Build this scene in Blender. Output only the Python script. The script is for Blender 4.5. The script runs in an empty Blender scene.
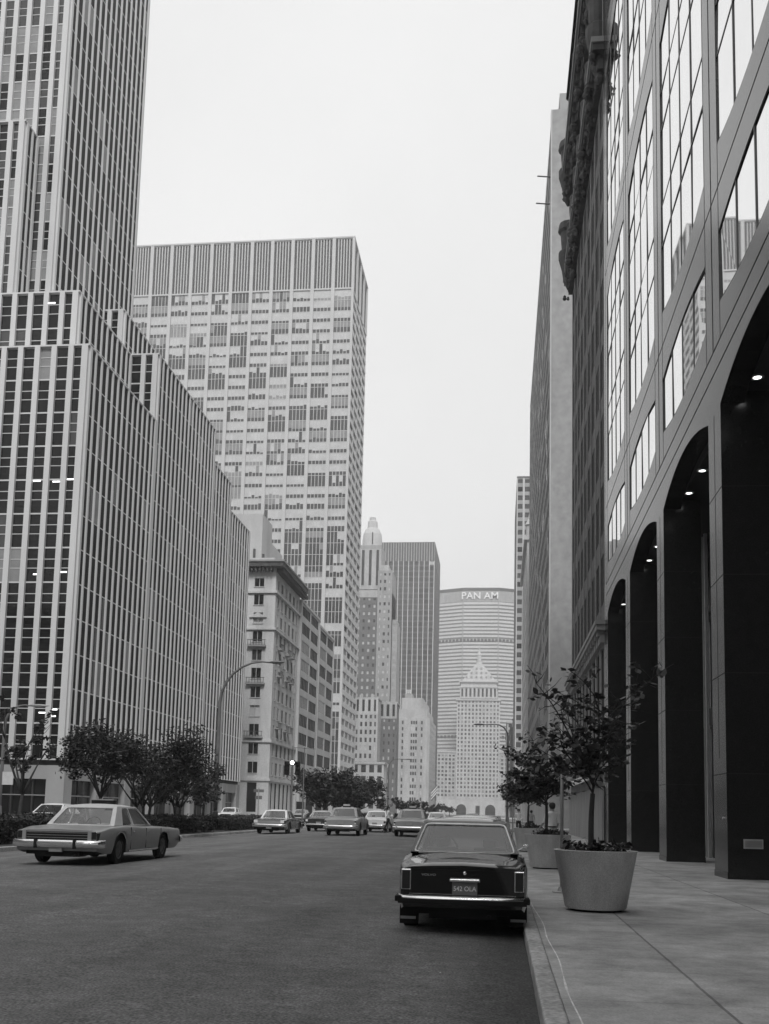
import bpy, bmesh, math, random
from mathutils import Vector, Matrix, noise
random.seed(7)
C = bpy.context.scene.collection
sc = bpy.context.scene
PI = math.pi

# ------------------------------------------------------------------ camera
F, CX, CY, HC = 1000.0, 384.5, 693.0, 1.53
vy = Vector((500-CX, -(814-CY), -F)).normalized()
roll = 0.0235
up = Vector((8500*math.sin(roll), 8500*math.cos(roll), -F)).normalized()
up = (up - vy*up.dot(vy)).normalized()
rt = vy.cross(up)
Mc = Matrix((rt, vy, up))            # rows = world axes in camera space -> world from cam
cam_data = bpy.data.cameras.new('camera')
cam_data.sensor_width = 36; cam_data.sensor_fit = 'AUTO'
cam_data.lens = F*36/1024
cam_data.shift_y = (CY-512)/1024
cam_data.clip_start = 0.1; cam_data.clip_end = 6000
cam = bpy.data.objects.new('camera', cam_data); C.objects.link(cam)
cam.matrix_world = Matrix.Translation((0, 0, HC)) @ Mc.to_4x4()
sc.camera = cam

def proj(p):
    c = Mc.transposed() @ (Vector(p) - Vector((0, 0, HC)))
    if c.z > -0.1: return None
    return (CX + F*c.x/-c.z, CY - F*c.y/-c.z, -c.z)

# ------------------------------------------------------------------ materials
def nd(nt, t, **k):
    n = nt.nodes.new(t)
    for a, b in k.items(): setattr(n, a, b)
    return n

def M(name, c, rough=.7, metal=0., var=.15, scale=1., bump=0., bscale=40., streak=1., spec=.5, coat=0., local=False, fine=0.):
    m = bpy.data.materials.new(name); m.use_nodes = True
    nt = m.node_tree; b = nt.nodes['Principled BSDF']
    b.inputs['Roughness'].default_value = rough
    b.inputs['Metallic'].default_value = metal
    b.inputs['Specular IOR Level'].default_value = spec
    b.inputs['Coat Weight'].default_value = coat
    b.inputs['Coat Roughness'].default_value = .03
    if local:
        tc = nd(nt, 'ShaderNodeTexCoord'); src = tc.outputs['Object']
    else:
        g = nd(nt, 'ShaderNodeNewGeometry'); src = g.outputs['Position']
    mp = nd(nt, 'ShaderNodeMapping'); mp.inputs['Scale'].default_value = (1, 1, streak)
    nt.links.new(src, mp.inputs['Vector'])
    n = nd(nt, 'ShaderNodeTexNoise'); n.inputs['Scale'].default_value = scale; n.inputs['Detail'].default_value = 6
    n.inputs['Roughness'].default_value = .65
    nt.links.new(mp.outputs[0], n.inputs['Vector'])
    r = nd(nt, 'ShaderNodeMapRange')
    r.inputs['From Min'].default_value = .3; r.inputs['From Max'].default_value = .7
    r.inputs['To Min'].default_value = c*(1-var); r.inputs['To Max'].default_value = c*(1+var)
    nt.links.new(n.outputs['Fac'], r.inputs['Value'])
    out = r.outputs[0]
    if fine:
        n2 = nd(nt, 'ShaderNodeTexNoise'); n2.inputs['Scale'].default_value = bscale; n2.inputs['Detail'].default_value = 3
        nt.links.new(src, n2.inputs['Vector'])
        r2 = nd(nt, 'ShaderNodeMapRange'); r2.inputs['From Min'].default_value = .3; r2.inputs['From Max'].default_value = .7
        r2.inputs['To Min'].default_value = 1-fine; r2.inputs['To Max'].default_value = 1+fine
        nt.links.new(n2.outputs['Fac'], r2.inputs['Value'])
        mu = nd(nt, 'ShaderNodeMath', operation='MULTIPLY')
        nt.links.new(out, mu.inputs[0]); nt.links.new(r2.outputs[0], mu.inputs[1]); out = mu.outputs[0]
    nt.links.new(out, b.inputs['Base Color'])
    if bump:
        bn = nd(nt, 'ShaderNodeTexNoise'); bn.inputs['Scale'].default_value = bscale; bn.inputs['Detail'].default_value = 4
        nt.links.new(src, bn.inputs['Vector'])
        bp = nd(nt, 'ShaderNodeBump'); bp.inputs['Strength'].default_value = bump; bp.inputs['Distance'].default_value = .02
        nt.links.new(bn.outputs['Fac'], bp.inputs['Height']); nt.links.new(bp.outputs[0], b.inputs['Normal'])
    return m

def emis(name, v):
    m = bpy.data.materials.new(name); m.use_nodes = True
    b = m.node_tree.nodes['Principled BSDF']
    b.inputs['Base Color'].default_value = (.8, .8, .8, 1)
    b.inputs['Emission Color'].default_value = (1, 1, 1, 1); b.inputs['Emission Strength'].default_value = v
    return m

def car_glass():
    m = bpy.data.materials.new('car_glass'); m.use_nodes = True
    nt = m.node_tree; nt.nodes.clear()
    o = nd(nt, 'ShaderNodeOutputMaterial'); mix = nd(nt, 'ShaderNodeMixShader')
    tr = nd(nt, 'ShaderNodeBsdfTransparent'); tr.inputs[0].default_value = (.95, .95, .95, 1)
    gl = nd(nt, 'ShaderNodeBsdfGlossy'); gl.inputs['Roughness'].default_value = .02; gl.inputs[0].default_value = (.9, .9, .9, 1)
    fr = nd(nt, 'ShaderNodeFresnel'); fr.inputs[0].default_value = 2.1
    nt.links.new(fr.outputs[0], mix.inputs[0]); nt.links.new(tr.outputs[0], mix.inputs[1]); nt.links.new(gl.outputs[0], mix.inputs[2])
    nt.links.new(mix.outputs[0], o.inputs[0])
    return m

def asphalt():
    m = M('asphalt', .15, rough=.85, var=.24, scale=.5, bump=.8, bscale=45, fine=.6, spec=.35)
    nt = m.node_tree; b = nt.nodes['Principled BSDF']
    old = b.inputs['Base Color'].links[0].from_socket
    g = nd(nt, 'ShaderNodeNewGeometry')
    mp = nd(nt, 'ShaderNodeMapping'); mp.inputs['Scale'].default_value = (1.1, .05, 1)
    nt.links.new(g.outputs['Position'], mp.inputs['Vector'])
    n = nd(nt, 'ShaderNodeTexNoise'); n.inputs['Scale'].default_value = 1.; n.inputs['Detail'].default_value = 4
    nt.links.new(mp.outputs[0], n.inputs['Vector'])
    r = nd(nt, 'ShaderNodeMapRange'); r.inputs['From Min'].default_value = .3; r.inputs['From Max'].default_value = .7
    r.inputs['To Min'].default_value = .82; r.inputs['To Max'].default_value = 1.15
    nt.links.new(n.outputs['Fac'], r.inputs['Value'])
    # white specks of worn stone
    v = nd(nt, 'ShaderNodeTexVoronoi'); v.inputs['Scale'].default_value = 9
    nt.links.new(g.outputs['Position'], v.inputs['Vector'])
    lt = nd(nt, 'ShaderNodeMath', operation='LESS_THAN'); lt.inputs[1].default_value = .06
    nt.links.new(v.outputs['Distance'], lt.inputs[0])
    n3 = nd(nt, 'ShaderNodeTexNoise'); n3.inputs['Scale'].default_value = .5
    nt.links.new(g.outputs['Position'], n3.inputs['Vector'])
    gt = nd(nt, 'ShaderNodeMath', operation='GREATER_THAN'); gt.inputs[1].default_value = .6
    nt.links.new(n3.outputs['Fac'], gt.inputs[0])
    m2 = nd(nt, 'ShaderNodeMath', operation='MULTIPLY'); nt.links.new(lt.outputs[0], m2.inputs[0]); nt.links.new(gt.outputs[0], m2.inputs[1])
    mu = nd(nt, 'ShaderNodeMath', operation='MULTIPLY'); nt.links.new(old, mu.inputs[0]); nt.links.new(r.outputs[0], mu.inputs[1])
    ad = nd(nt, 'ShaderNodeMath', operation='MULTIPLY_ADD'); ad.inputs[1].default_value = .1
    nt.links.new(m2.outputs[0], ad.inputs[0]); nt.links.new(mu.outputs[0], ad.inputs[2])
    # oil and dirt gathered along the right-hand gutter
    sx = nd(nt, 'ShaderNodeSeparateXYZ'); nt.links.new(g.outputs['Position'], sx.inputs[0])
    gm = nd(nt, 'ShaderNodeMapRange'); gm.interpolation_type = 'SMOOTHSTEP'
    gm.inputs['From Min'].default_value = -.55; gm.inputs['From Max'].default_value = .3; gm.inputs['To Min'].default_value = 1; gm.inputs['To Max'].default_value = .45
    wob = nd(nt, 'ShaderNodeMath', operation='MULTIPLY_ADD'); wob.inputs[1].default_value = .5
    nt.links.new(n3.outputs['Fac'], wob.inputs[0]); nt.links.new(sx.outputs['X'], wob.inputs[2])
    sb = nd(nt, 'ShaderNodeMath', operation='SUBTRACT'); sb.inputs[1].default_value = .25; nt.links.new(wob.outputs[0], sb.inputs[0])
    nt.links.new(sb.outputs[0], gm.inputs['Value'])
    fm = nd(nt, 'ShaderNodeMath', operation='MULTIPLY'); nt.links.new(ad.outputs[0], fm.inputs[0]); nt.links.new(gm.outputs[0], fm.inputs[1])
    # mid-size patches and tar repairs
    n4 = nd(nt, 'ShaderNodeTexNoise'); n4.inputs['Scale'].default_value = 5; n4.inputs['Detail'].default_value = 8; n4.inputs['Roughness'].default_value = .75
    nt.links.new(g.outputs['Position'], n4.inputs['Vector'])
    r4 = nd(nt, 'ShaderNodeMapRange'); r4.inputs['From Min'].default_value = .3; r4.inputs['From Max'].default_value = .7; r4.inputs['To Min'].default_value = .68; r4.inputs['To Max'].default_value = 1.32
    nt.links.new(n4.outputs['Fac'], r4.inputs['Value'])
    f4 = nd(nt, 'ShaderNodeMath', operation='MULTIPLY'); nt.links.new(fm.outputs[0], f4.inputs[0]); nt.links.new(r4.outputs[0], f4.inputs[1])
    nt.links.new(f4.outputs[0], b.inputs['Base Color'])
    return m

def pavement():
    m = M('pavement_concrete', .41, rough=.85, var=.16, scale=.8, bump=.25, bscale=50, fine=.16)
    nt = m.node_tree; b = nt.nodes['Principled BSDF']
    old = b.inputs['Base Color'].links[0].from_socket
    g = nd(nt, 'ShaderNodeNewGeometry'); s = nd(nt, 'ShaderNodeSeparateXYZ'); nt.links.new(g.outputs['Position'], s.inputs[0])
    nz = nd(nt, 'ShaderNodeTexNoise'); nz.inputs['Scale'].default_value = 3; nt.links.new(g.outputs['Position'], nz.inputs['Vector'])
    def line(sock, period, off, wd, wob=.02):
        a = nd(nt, 'ShaderNodeMath', operation='SUBTRACT'); nt.links.new(sock, a.inputs[0]); a.inputs[1].default_value = off
        w = nd(nt, 'ShaderNodeMath', operation='MULTIPLY_ADD'); nt.links.new(nz.outputs['Fac'], w.inputs[0]); w.inputs[1].default_value = wob; nt.links.new(a.outputs[0], w.inputs[2])
        p = nd(nt, 'ShaderNodeMath', operation='PINGPONG'); nt.links.new(w.outputs[0], p.inputs[0]); p.inputs[1].default_value = period/2
        l = nd(nt, 'ShaderNodeMath', operation='LESS_THAN'); nt.links.new(p.outputs[0], l.inputs[0]); l.inputs[1].default_value = wd
        return l.outputs[0]
    l1 = line(s.outputs['X'], 2.3, 1.66, .014); l2 = line(s.outputs['Y'], 1.55, .2, .009)
    cl = nd(nt, 'ShaderNodeMath', operation='MULTIPLY'); nt.links.new(l2, cl.inputs[0]); cl.inputs[1].default_value = .45
    mx = nd(nt, 'ShaderNodeMath', operation='MAXIMUM'); nt.links.new(l1, mx.inputs[0]); nt.links.new(cl.outputs[0], mx.inputs[1])
    # per-slab tone
    def fl(sock, period, off):
        a = nd(nt, 'ShaderNodeMath', operation='SUBTRACT'); nt.links.new(sock, a.inputs[0]); a.inputs[1].default_value = off
        d = nd(nt, 'ShaderNodeMath', operation='DIVIDE'); nt.links.new(a.outputs[0], d.inputs[0]); d.inputs[1].default_value = period
        f = nd(nt, 'ShaderNodeMath', operation='FLOOR'); nt.links.new(d.outputs[0], f.inputs[0]); return f.outputs[0]
    cb = nd(nt, 'ShaderNodeCombineXYZ'); nt.links.new(fl(s.outputs['X'], 2.3, 1.66), cb.inputs[0]); nt.links.new(fl(s.outputs['Y'], 1.55, .2), cb.inputs[1])
    wn = nd(nt, 'ShaderNodeTexWhiteNoise'); nt.links.new(cb.outputs[0], wn.inputs['Vector'])
    mr = nd(nt, 'ShaderNodeMapRange'); nt.links.new(wn.outputs['Value'], mr.inputs['Value']); mr.inputs['To Min'].default_value = .86; mr.inputs['To Max'].default_value = 1.12
    mu = nd(nt, 'ShaderNodeMath', operation='MULTIPLY'); nt.links.new(old, mu.inputs[0]); nt.links.new(mr.outputs[0], mu.inputs[1])
    k = nd(nt, 'ShaderNodeMath', operation='MULTIPLY_ADD'); nt.links.new(mx.outputs[0], k.inputs[0]); k.inputs[1].default_value = -.5; k.inputs[2].default_value = 1
    m3 = nd(nt, 'ShaderNodeMath', operation='MULTIPLY'); nt.links.new(mu.outputs[0], m3.inputs[0]); nt.links.new(k.outputs[0], m3.inputs[1])
    vo = nd(nt, 'ShaderNodeTexVoronoi'); vo.inputs['Scale'].default_value = 2.6; nt.links.new(g.outputs['Position'], vo.inputs['Vector'])
    gu = nd(nt, 'ShaderNodeMapRange'); gu.inputs['From Min'].default_value = .03; gu.inputs['From Max'].default_value = .07; gu.inputs['To Min'].default_value = .72; gu.inputs['To Max'].default_value = 1
    nt.links.new(vo.outputs['Distance'], gu.inputs['Value'])
    st = nd(nt, 'ShaderNodeTexNoise'); st.inputs['Scale'].default_value = 1.6; st.inputs['Detail'].default_value = 8; st.inputs['Roughness'].default_value = .7
    nt.links.new(g.outputs['Position'], st.inputs['Vector'])
    sm = nd(nt, 'ShaderNodeMapRange'); sm.inputs['From Min'].default_value = .3; sm.inputs['From Max'].default_value = .7; sm.inputs['To Min'].default_value = .72; sm.inputs['To Max'].default_value = 1.28
    nt.links.new(st.outputs['Fac'], sm.inputs['Value'])
    q1 = nd(nt, 'ShaderNodeMath', operation='MULTIPLY'); nt.links.new(m3.outputs[0], q1.inputs[0]); nt.links.new(gu.outputs[0], q1.inputs[1])
    q2 = nd(nt, 'ShaderNodeMath', operation='MULTIPLY'); nt.links.new(q1.outputs[0], q2.inputs[0]); nt.links.new(sm.outputs[0], q2.inputs[1])
    nt.links.new(q2.outputs[0], b.inputs['Base Color'])
    return m

ASPH = asphalt(); PAVE = pavement()
KERB = M('kerb_stone', .38, var=.4, scale=1.3, fine=.35, bscale=22, bump=.4)
SEAL = M('sealant', .7, var=.3, scale=6)
SOIL = M('soil', .045, var=.3, scale=6)
WHITEST = M('white_mullion_stone', .53, rough=.6, var=.08, scale=.4, streak=.15)
PODIUM = M('podium_concrete', .3, rough=.8, var=.12, scale=.5, streak=.3)
PALE = M('pale_stone', .46, rough=.8, var=.14, scale=.35, streak=.25, fine=.08, bscale=6)
SLABM = M('slab_concrete', .45, rough=.7, var=.06, scale=.2)
PALAZ = M('warm_limestone', .52, rough=.85, var=.2, scale=.35, streak=.25, fine=.1, bscale=4)
STONE = M('city_limestone', .40, rough=.85, var=.2, scale=.35, streak=.25, fine=.1, bscale=4)
STONE2 = M('grey_limestone', .30, rough=.85, var=.2, scale=.35, streak=.25)
BRICK = M('dark_brick', .13, rough=.85, var=.2, scale=.3)
DARKST = M('dark_masonry', .14, rough=.75, var=.35, scale=.6, streak=.3, fine=.2, bscale=5)
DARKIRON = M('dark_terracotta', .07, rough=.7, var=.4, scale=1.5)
ENDW = M('end_wall_panel', .30, rough=.8, var=.1, scale=.3, streak=.3, fine=.12, bscale=1.2)
GRANITE = M('polished_granite', .02, rough=.2, var=.14, scale=4, fine=.25, bscale=30, spec=.55)
GRANDARK = M('arcade_granite', .022, rough=.3, var=.2, scale=3, spec=.4)
CRACK = M('crack_fill', .03, rough=.9, var=.4, scale=4)
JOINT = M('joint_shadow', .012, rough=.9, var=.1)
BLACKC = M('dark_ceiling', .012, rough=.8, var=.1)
BRONZE = M('bronze_mullion', .09, rough=.35, metal=.6, var=.15)
FRAMEL = M('light_metal', .5, rough=.35, metal=.8, var=.08)
MIRROR = M('mirror_glass', .88, rough=.015, metal=1., var=.03, scale=.2)
GLASS = M('window_glass', .01, rough=.12, var=.5, scale=.15, spec=.2)
DULL = M('shadowed_glass', .008, rough=.6, var=.4, spec=.08)  # darkened window glass: shadow in the colour, sky reflection cut on edge-on faces
GLASS2 = M('window_glass_grey', .045, rough=.15, var=.3, scale=.15)
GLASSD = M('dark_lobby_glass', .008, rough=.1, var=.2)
BLIND = M('window_blind', .46, rough=.8, var=.15, scale=.5)
BLINDG = M('window_blind_grey', .22, rough=.8, var=.2, scale=.5)
ROOFC = M('roof_gravel', .25, var=.2)
UCM = M('anodised_panel', .05, rough=.5, var=.15, scale=.2)
UCG = M('tower_glass', .03, rough=.12, var=.4, scale=.05)
PLANTER = M('planter_concrete', .62, rough=.85, var=.16, scale=3, fine=.18, bscale=60, bump=.3, streak=.5)
LEAF = M('leaf', .06, rough=.55, var=.5, scale=3, local=True)
LEAFD = M('leaf_dark', .022, rough=.6, var=.5, scale=1.5)
LEAFH = M('hedge_leaf', .025, rough=.65, var=.5, scale=2)
FLOWER = M('flower_petals', .35, var=.3, scale=8)
BARK = M('bark', .05, rough=.9, var=.3, scale=12, streak=.3)
STEEL = M('galvanised_steel', .35, rough=.45, metal=.5, var=.12, scale=3)
POLEM = M('pole_paint', .13, rough=.5, var=.15, scale=2)
CHROME = M('chrome', .85, rough=.22, metal=1., var=.06, scale=3, local=True)
RUBBER = M('rubber', .012, rough=.8, spec=.25, var=.2, local=True)
BRTRIM = M('bright_window_trim', .85, rough=.35, metal=.2, var=.05, local=True)
HUB = M('hub_cap', .16, rough=.4, metal=.7, var=.3, scale=9, local=True)
UNDER = M('underbody', .008, rough=.9, var=.2, local=True)
CARBLK = M('black_car_paint', .004, rough=.1, var=.2, scale=2, spec=.3, coat=.8, local=True)
CARWH = M('silver_car_paint', .27, rough=.32, var=.07, scale=2, coat=.3, local=True)
CARROOF = M('pale_car_roof', .5, rough=.6, var=.08, scale=3, local=True)  # paler tone on roof and pillars than on the body
CARW2 = M('white_car_paint', .7, rough=.3, var=.05, scale=2, coat=.4, local=True)
CARDK = M('dark_car_paint', .03, rough=.25, var=.15, scale=2, coat=.7, local=True)
CARTAXI = M('cab_paint', .27, rough=.35, var=.08, scale=2, coat=.4, local=True)
TAILRED = M('tail_lens', .014, rough=.3, var=.2, scale=6, local=True)
LENSW = M('white_lens', .7, rough=.15, var=.05, local=True)
SEATM = M('car_seat', .12, rough=.8, var=.2, local=True)
PLATEM = M('plate_enamel', .2, rough=.4, var=.1, local=True)
PLATET = M('plate_letters', .85, rough=.4, var=.1, local=True)
CGLASS = car_glass()
SKIN = M('skin', .33, rough=.6, var=.05, local=True)
HAIR = M('hair', .012, rough=.6, var=.3, local=True)
SHIRT = M('white_shirt', .75, rough=.9, var=.06, scale=6, local=True)
SHIRTG = M('grey_shirt', .3, rough=.9, var=.08, scale=6, local=True)
TROUS = M('dark_trousers', .03, rough=.9, var=.15, scale=6, local=True)
TROUSL = M('pale_trousers', .5, rough=.9, var=.1, scale=6, local=True)
SHOE = M('shoe', .02, rough=.4, var=.1, local=True)
LIT = emis('lit_lamp', 6.0)
LITSOFT = emis('lit_office_tube', 1.3)
DOWN = emis('downlight_lamp', 3.0)
SIGNW = M('sign_panel', .5, rough=.5, var=.1, scale=4)
PAPER = M('paper', .7, var=.1)
PANW = M('facade_letters', .75, rough=.5, var=.02)
PANC = M('precast_panel', .5, rough=.7, var=.06, scale=.05)
PAND = M('louvre_dark', .05, rough=.8, var=.1)
PANG = M('grey_glass_band', .12, rough=.4, var=.15, scale=.05)  # plain mid-grey glass for the window bands
HOARD = M('hoarding_board', .3, rough=.8, var=.2, scale=1.2, streak=.3)

# ------------------------------------------------------------------ object helpers
def tag(o, label=None, cat=None, group=None, kind=None):
    if label: o['label'] = label
    if cat: o['category'] = cat
    if group: o['group'] = group
    if kind: o['kind'] = kind
    return o
def empty(name, loc=(0, 0, 0), rz=0, parent=None, label=None, cat=None, group=None):
    o = bpy.data.objects.new(name, None); o.empty_display_size = .3; C.objects.link(o)
    o.location = loc; o.rotation_euler = (0, 0, rz)
    if parent: o.parent = parent
    return tag(o, label, cat, group)

class MB:
    def __init__(s): s.v = []; s.f = []; s.m = []; s.mats = []
    def mi(s, mat):
        if mat not in s.mats: s.mats.append(mat)
        return s.mats.index(mat)
    def face(s, pts, mat=None):
        n = len(s.v); s.v += [tuple(p) for p in pts]; s.f.append(tuple(range(n, n+len(pts)))); s.m.append(mat)
        return s
    def add(s, vs, fs, mat=None):
        n = len(s.v); s.v += [tuple(p) for p in vs]
        for f in fs: s.f.append(tuple(i+n for i in f)); s.m.append(mat)
        return s
    def box(s, x0, x1, y0, y1, z0, z1, mat=None):
        vs = [(x0,y0,z0),(x1,y0,z0),(x1,y1,z0),(x0,y1,z0),(x0,y0,z1),(x1,y0,z1),(x1,y1,z1),(x0,y1,z1)]
        return s.add(vs, [(0,3,2,1),(4,5,6,7),(0,1,5,4),(1,2,6,5),(2,3,7,6),(3,0,4,7)], mat)
    def tube(s, pts, rs, n=8, mat=None, cap=True):
        if isinstance(rs, (int, float)): rs = [rs]*len(pts)
        pts = [Vector(p) for p in pts]; base = len(s.v)
        for i, p in enumerate(pts):
            d = (pts[min(i+1, len(pts)-1)] - pts[max(i-1, 0)]).normalized()
            a = d.orthogonal().normalized() if abs(d.z) > .95 else Vector((0, 0, 1)).cross(d).normalized()
            if abs(d.z) > .95: a = (Vector((1, 0, 0)) - d*d.x).normalized()
            b = d.cross(a)
            for k in range(n):
                t = 2*PI*k/n; s.v.append(tuple(p + (a*math.cos(t) + b*math.sin(t))*rs[i]))
        for i in range(len(pts)-1):
            for k in range(n):
                s.f.append((base+i*n+k, base+i*n+(k+1) % n, base+(i+1)*n+(k+1) % n, base+(i+1)*n+k)); s.m.append(mat)
        if cap:
            s.f.append(tuple(base+k for k in range(n))[::-1]); s.m.append(mat)
            s.f.append(tuple(base+(len(pts)-1)*n+k for k in range(n))); s.m.append(mat)
        return s
    def lathe(s, c, prof, n=24, axis='z', mat=None, cap=False):
        base = len(s.v); c = Vector(c)
        for (r, h) in prof:
            for k in range(n):
                t = 2*PI*k/n; a, b = r*math.cos(t), r*math.sin(t)
                s.v.append(tuple(c + (Vector((a, b, h)) if axis == 'z' else Vector((h, a, b)) if axis == 'x' else Vector((a, h, b)))))
        for i in range(len(prof)-1):
            for k in range(n):
                s.f.append((base+i*n+k, base+i*n+(k+1) % n, base+(i+1)*n+(k+1) % n, base+(i+1)*n+k)); s.m.append(mat)
        if cap:
            s.f.append(tuple(base+(len(prof)-1)*n+k for k in range(n))); s.m.append(mat)
            s.f.append(tuple(base+k for k in range(n))[::-1]); s.m.append(mat)
        return s
    def build(s, name, mat, parent=None, off=None, smooth=False, split=None, fixn=False, bevel=0):
        me = bpy.data.meshes.new(name)
        vs = s.v if off is None else [(x-off[0], y-off[1], z-off[2]) for x, y, z in s.v]
        me.from_pydata(vs, [], s.f)
        me.materials.append(mat); idx = {None: 0, mat: 0}
        for q in s.m:
            if q not in idx: idx[q] = len(me.materials); me.materials.append(q)
        if len(idx) > 2 or any(q is not None for q in s.m):
            me.polygons.foreach_set('material_index', [idx[q] for q in s.m])
        if fixn:
            bm = bmesh.new(); bm.from_mesh(me); bmesh.ops.remove_doubles(bm, verts=bm.verts, dist=1e-5)
            bmesh.ops.recalc_face_normals(bm, faces=bm.faces); bm.to_mesh(me); bm.free()
        if smooth: me.polygons.foreach_set('use_smooth', [True]*len(me.polygons))
        me.update()
        o = bpy.data.objects.new(name, me); C.objects.link(o)
        if parent: o.parent = parent
        if bevel:
            b = o.modifiers.new('bevel', 'BEVEL'); b.width = bevel; b.segments = 2; b.limit_method = 'ANGLE'
        if split:
            e = o.modifiers.new('split', 'EDGE_SPLIT'); e.split_angle = math.radians(split)
        return o

def text_mesh(txt, size, name, mat, parent, loc, rot, extrude=.01, sx=1.0, label=None):
    cu = bpy.data.curves.new('t', 'FONT'); cu.body = txt; cu.size = size; cu.extrude = extrude
    cu.align_x = 'CENTER'; cu.align_y = 'CENTER'; cu.offset = size*.012
    ob = bpy.data.objects.new('t', cu); C.objects.link(ob)
    dg = bpy.context.evaluated_depsgraph_get(); dg.update()
    me = bpy.data.meshes.new_from_object(ob.evaluated_get(dg))
    bpy.data.objects.remove(ob)
    me.name = name; me.materials.clear(); me.materials.append(mat)
    o = bpy.data.objects.new(name, me); C.objects.link(o); o.parent = parent
    o.location = loc; o.rotation_euler = rot; o.scale = (sx, 1, 1)
    return o

# ------------------------------------------------------------------ facades
class Bld:
    def __init__(s, name, loc, label, cat, wallmat, group=None):
        s.root = empty(name, loc, label=label, cat=cat, group=group); s.off = loc; s.wallmat = wallmat
        s.body = MB(); s.frame = MB(); s.wins = []
    def block(s, x0, x1, y0, y1, z0, z1, mat=None): s.body.box(x0, x1, y0, y1, z0, z1, mat)
    def face(s, side, c, a0, a1, z0, z1, nb, nf, pier, sp, depth, wmats, pmat=None, smat=None, bars=0, rails=(), sill=0, sdepth=None, win_d=.03, barw=.06, edge=None, skip=None, barmat=None, gang=None):
        """side 'N' (plane y=c looking -y), 'W' (plane x=c looking +x), 'E' (plane x=c looking -x); a0..a1 along the wall"""
        def P(a, z, d):
            if side == 'N': return (a, c-d, z)
            if side == 'W': return (c+d, a, z)
            return (c-d, a, z)
        def bx(m, u0, u1, w0, w1, d0, d1, mat=None):
            p, q = P(u0, w0, d0), P(u1, w1, d1)
            m.box(min(p[0], q[0]), max(p[0], q[0]), min(p[1], q[1]), max(p[1], q[1]), w0, w1, mat)
        bw = (a1-a0)/nb; fh = (z1-z0)/nf
        sdepth = depth*.6 if sdepth is None else sdepth
        for i in range(nb+1):
            e = (edge if edge is not None else pier) if i in (0, nb) else pier
            u = a0+i*bw
            u0, u1 = u-e/2, u+e/2
            if i == 0: u0, u1 = a0, a0+max(e, pier)/2*1.0
            if i == nb: u0, u1 = a1-max(e, pier)/2, a1
            bx(s.frame, u0, u1, z0, z1, 0, depth, pmat)
        if sp > 0:
            for j in range(nf):
                bx(s.frame, a0+.01, a1-.01, z0+j*fh+.001, z0+j*fh+sp, 0, sdepth, smat)
            bx(s.frame, a0+.01, a1-.01, z1-min(sp, .8)*.5, z1-.002, 0, sdepth, smat)
        for r in rails:
            for j in range(nf):
                bx(s.frame, a0+.01, a1-.01, z0+j*fh+fh*r, z0+j*fh+fh*r+.07, 0, sdepth*.8, barmat)
        for i in range(nb):
            u0 = a0+i*bw+pier/2; u1 = a0+(i+1)*bw-pier/2
            if i == 0: u0 = a0+max(edge or pier, pier)/2
            if i == nb-1: u1 = a1-max(edge or pier, pier)/2
            for k in range(1, bars+1):
                u = u0+(u1-u0)*k/(bars+1)
                bx(s.frame, u-barw/2, u+barw/2, z0, z1, 0, sdepth*.9 if side == 'N' else min(.05, sdepth*.9), barmat)
            for j in range(nf):
                if skip and skip(i, j): continue
                w0 = z0+j*fh+sp; w1 = z0+(j+1)*fh
                mt = wmats(i, j) if callable(wmats) else wmats
                s.wins.append(([P(u0, w0, win_d), P(u1, w0, win_d), P(u1, w1, win_d), P(u0, w1, win_d)], mt))
                if sill:
                    bx(s.frame, u0-.12, u1+.12, w0-.12, w0, depth, depth+sill, None)
    def finish(s, wname='window', maxn=96, bodyname='wall', framename='facade_frame', framemat=None, bevel=0):
        b = s.body.build(bodyname, s.wallmat, s.root, s.off)
        if s.frame.f: s.frame.build(framename, framemat or s.wallmat, s.root, s.off)
        def key(w):
            c = sum((Vector(p) for p in w[0]), Vector())/4; q = proj(c)
            if q is None or not (-5 < q[0] < 774 and -5 < q[1] < 1029): return 1e9
            ps = [proj(p) for p in w[0]]
            if any(p is None for p in ps): return 1e9
            A = abs((ps[2][0]-ps[0][0])*(ps[3][1]-ps[1][1])-(ps[3][0]-ps[1][0])*(ps[2][1]-ps[0][1]))
            return -A
        ws = sorted(s.wins, key=key)
        if len(ws) <= 100: maxn = 100
        for q, mt in ws[:maxn]:
            MB().face(q).build(wname, mt, s.root, s.off)
        if ws[maxn:]:
            m = MB()
            for q, mt in ws[maxn:]: m.face(q, mt)
            o = m.build(wname, ws[maxn][1], s.root, s.off); o['kind'] = 'stuff'
        return s.root

def rnd(mats, wts):
    return lambda i, j: random.choices(mats, wts)[0]

# ================================================================== GROUND
def crown(x):                       # each roadway is slightly cambered
    for c, h in ((-7.5, 7.75), (-26.6, 6.9)):
        if abs(x-c) < h: return .13*(1-((x-c)/h)**2)
    return 0.
xs = [-1500, -800, -300, -120, -60, -33.5]+[-33.5+13.8*k/14 for k in range(1, 14)]+[-19.7, -15.25]+[-15.25+15.5*k/20 for k in range(1, 20)]+[.25, 20, 60, 120, 300, 800, 1500]
ysr = [-900, -400, -150]+[-60+12*k for k in range(30)]+[400, 600, 900, 1300, 1900]
g = MB(); nx_ = len(xs)
g.v = [(x, y, crown(x)) for y in ysr for x in xs]
for j in range(len(ysr)-1):
    for i in range(nx_-1): g.f.append((j*nx_+i, j*nx_+i+1, (j+1)*nx_+i+1, (j+1)*nx_+i)); g.m.append(None)
tag(g.build('road', ASPH, smooth=True), kind='structure')

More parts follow.
